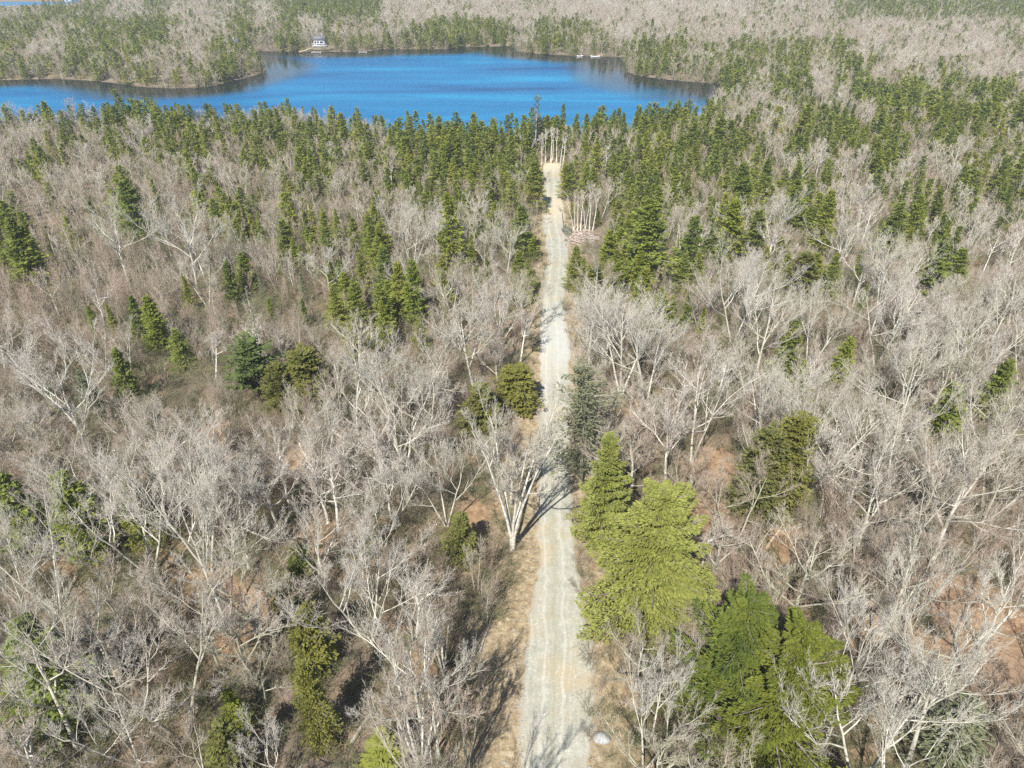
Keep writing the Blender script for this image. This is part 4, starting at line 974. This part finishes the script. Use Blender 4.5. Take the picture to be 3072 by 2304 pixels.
G = Geo(); p0 = unproj(898, 153, 0); p1 = unproj(938, 143, 1.4)
G.add(*(lambda A, B, wv: (np.array([[A[0], A[1] - wv, A[2]], [A[0], A[1] + wv, A[2]], [B[0], B[1] + wv, B[2]], [B[0], B[1] - wv, B[2]], [A[0], A[1] - wv, A[2] - .25], [A[0], A[1] + wv, A[2] - .25], [B[0], B[1] + wv, B[2] - .25], [B[0], B[1] - wv, B[2] - .25]]),
      quads2tris(np.array([[0, 3, 2, 1], [4, 5, 6, 7], [0, 4, 7, 3], [1, 2, 6, 5], [0, 1, 5, 4], [3, 7, 6, 2]]))))((p0[0], p0[1], -.4), (p1[0], p1[1], 1.5), .9), .2)
tag(link(bpy.data.objects.new('walkway', G.mesh('walkway', [M_split]))), 'long wooden walkway sloping from the shore up to the white cottage', 'walkway')
def dock(px_, py_, L, wd, label, m=M_white, rz=0.0):
    x, y = [float(v) for v in unproj(px_, py_, WL + .3)]
    e = empty('dock', (x, y, WL), rz); tag(e, label, 'dock')
    n = 9
    for q in range(n): add_mesh('plank', PL, (-L / 2 + L / n * (q + .5), 0, .45), (0, 0, 0), (L / n * .9, wd, 1), parent=e)
    for sx in (-1, 1):
        for sy in (-1, 1): add_mesh('post', PO, (sx * L * .42, sy * wd * .42, -.3), parent=e)
PL = box_mesh('plank', (1, 1, .10), M_white); PO = box_mesh('post', (.14, .14, 1.44), M_wood)
dock(1089, 157, 4.4, 1.6, 'short white dock at the far shore right of the white cottage')
dock(950, 157.5, 5.5, 1.4, 'pale dock at the water edge directly below the white cottage', rz=-.12)
x, y = [float(v) for v in unproj(694, 147)]
cottage(x, y, .3, .1, 'brown cabin half hidden by trees behind the tip of the peninsula', 8, 5, 3.2, M_brown, [(-2, 1.4, 1.2, 1.0), (1.8, 1.4, 1.2, 1.0)], deck=False)
for (hx, hy, lab, wd) in [(216, 5, 'white house beyond the small strip of water at the top edge', 9), (395, 9, 'white house with rows of windows near the top edge, right of the other white house', 11)]:
    x, y = [float(v) for v in unproj(hx, hy)]
    cottage(x, y, .2, .1, lab, wd, 7, 5.6, M_white, [(-wd * .3, 3.6, 1.4, 1.2), (0, 3.6, 1.4, 1.2), (wd * .3, 3.6, 1.4, 1.2), (-wd * .3, 1.2, 1.4, 1.2), (wd * .3, 1.2, 1.4, 1.2)], deck=False)
def rowboat(px_, py_, L, label, rz=0.0):
    x, y = [float(v) for v in unproj(px_, py_, WL + .2)]
    n = 13; V = []; t = np.linspace(-1, 1, n)
    wv = .42 * (1 - np.abs(t) ** 2.4) * L / 3; zz = .35 + .25 * t ** 2
    prof = np.array([[1, 1], [.75, .35], [0, 0.02], [-.75, .35], [-1, 1], [-.9, .98], [0, .14], [.9, .98]])
    V = np.array([[ti * L / 2, p[0] * wv[i], p[1] * zz[i] + .06 * t[i] ** 2] for i, ti in enumerate(t) for p in prof]); k = len(prof)
    idx = np.arange(n * k).reshape(n, k); nx_ = np.roll(idx, -1, 1)
    Q = np.stack([idx[:-1], nx_[:-1], nx_[1:], idx[1:]], -1).reshape(-1, 4)
    e = empty('rowboat', (x, y, WL - .02), rz); tag(e, label, 'boat')
    add_mesh('hull', tri_mesh('hull', V, quads2tris(Q), [M_white]), (0, 0, 0), parent=e)
    for sx in (-.22, .25): add_mesh('seat', box_mesh('seat', (.22, .62 * L / 3, .05), M_wood, (sx * L, 0, .30)), (0, 0, 0), parent=e)
rowboat(1740, 168.5, 3.2, 'smaller white boat drawn up on the right far shore', .1)
rowboat(1787, 169.5, 5.0, 'larger white boat drawn up on the right far shore', -.05)

# ------------------------------------------------------------------ air
hz = box_mesh('haze', (2400, 1500, 40 + 76), bpy.data.materials.new('haze'), (0, 500, 17))
hm = hz.materials[0]; hm.use_nodes = True; nt = hm.node_tree; nt.nodes.clear()
pv = nt.nodes.new('ShaderNodeVolumePrincipled'); pv.inputs['Color'].default_value = (.86, .92, 1, 1); pv.inputs['Density'].default_value = .00025; pv.inputs['Anisotropy'].default_value = .0
ou = nt.nodes.new('ShaderNodeOutputMaterial'); nt.links.new(pv.outputs[0], ou.inputs['Volume'])
HAZE = True
if HAZE: tag(link(bpy.data.objects.new('haze', hz)), 'thin pale haze over the whole forest', 'haze', kind='stuff')

# ------------------------------------------------------------------ a label that singles out each tree
BANDS = [(2060, 'along the bottom edge'), (1820, 'level with the dark olive firs'), (1560, 'level with the broad yellow-green fir'), (1330, "level with the maple's shadow"), (1130, 'level with the sparse roadside pine'),
         (960, 'beside the palest stretch of road'), (830, 'just beyond the palest road stretch'), (740, 'just nearer than the brush pile'), (640, 'level with the brush pile'), (560, 'between brush pile and road end'),
         (480, 'level with the road end'), (400, 'between road end and lake'), (300, 'on the near lake shore'), (0, 'past the lake')]
SIDES = [(-9999, 'outer left edge'), (330, 'far left'), (700, 'left'), (1100, 'inner left'), (1400, 'close left of the road'), (1660, 'close right of the road'), (1980, 'inner right'), (2350, 'right'), (2700, 'far right'), (2950, 'outer right edge')]
WORDS = {'bare_tree': 'grey bare tree', 'sapling': 'thin bare sapling', 'spruce_tree': 'green spruce', 'hemlock_tree': 'olive hemlock', 'lichened_spruce': 'grey-green lichened spruce', 'pine_tree': 'green pine'}
GROUPS = {'bare_tree': 'bare hardwood trees of the forest', 'maple_tree': 'bare hardwood trees of the forest', 'sapling': 'young saplings between the trees', 'spruce_tree': 'spruces scattered through the forest', 'hemlock_tree': 'hemlocks among the bare trees',
          'fir_tree': 'big firs right of the road', 'birch_tree': 'slim white birches', 'pine_tree': 'pines of the forest', 'lichened_spruce': 'lichened spruces'}
cells = {}
for t in TREES:
    kind, e, px, py, lab, pr, s = t
    if kind in GROUPS: e['group'] = GROUPS[kind]
    if lab == 'lead': e['label'] = 'huge pale forked bare tree with wide boughs in the lower left'; continue
    if lab: e['label'] = lab; continue
    b = next(w for y_, w in BANDS if py >= y_ or y_ == 0); sd = [w for x_, w in SIDES if px >= x_][-1]
    cells.setdefault((kind, b, sd), []).append(t)
def nth(i):
    if i < len(ordw): return ordw[i]
    return f'number {i + 1}'
for (kind, b, sd), L in cells.items():
    L.sort(key=lambda t: t[2]); n = len(L)
    for i, t in enumerate(L):
        if n == 1: q = 'only'
        elif i == 0: q = 'leftmost'
        elif i == n - 1: q = 'rightmost'
        else: q = nth(i) + '-from-left'
        t[1]['label'] = f'{q} {WORDS[kind]} {b}, {sd}'
print('TREES', len(TREES), 'bare rest', len(restb), 'conifer rest', len(restc), 'tris', sum(len(m.polygons) for m in bpy.data.meshes))
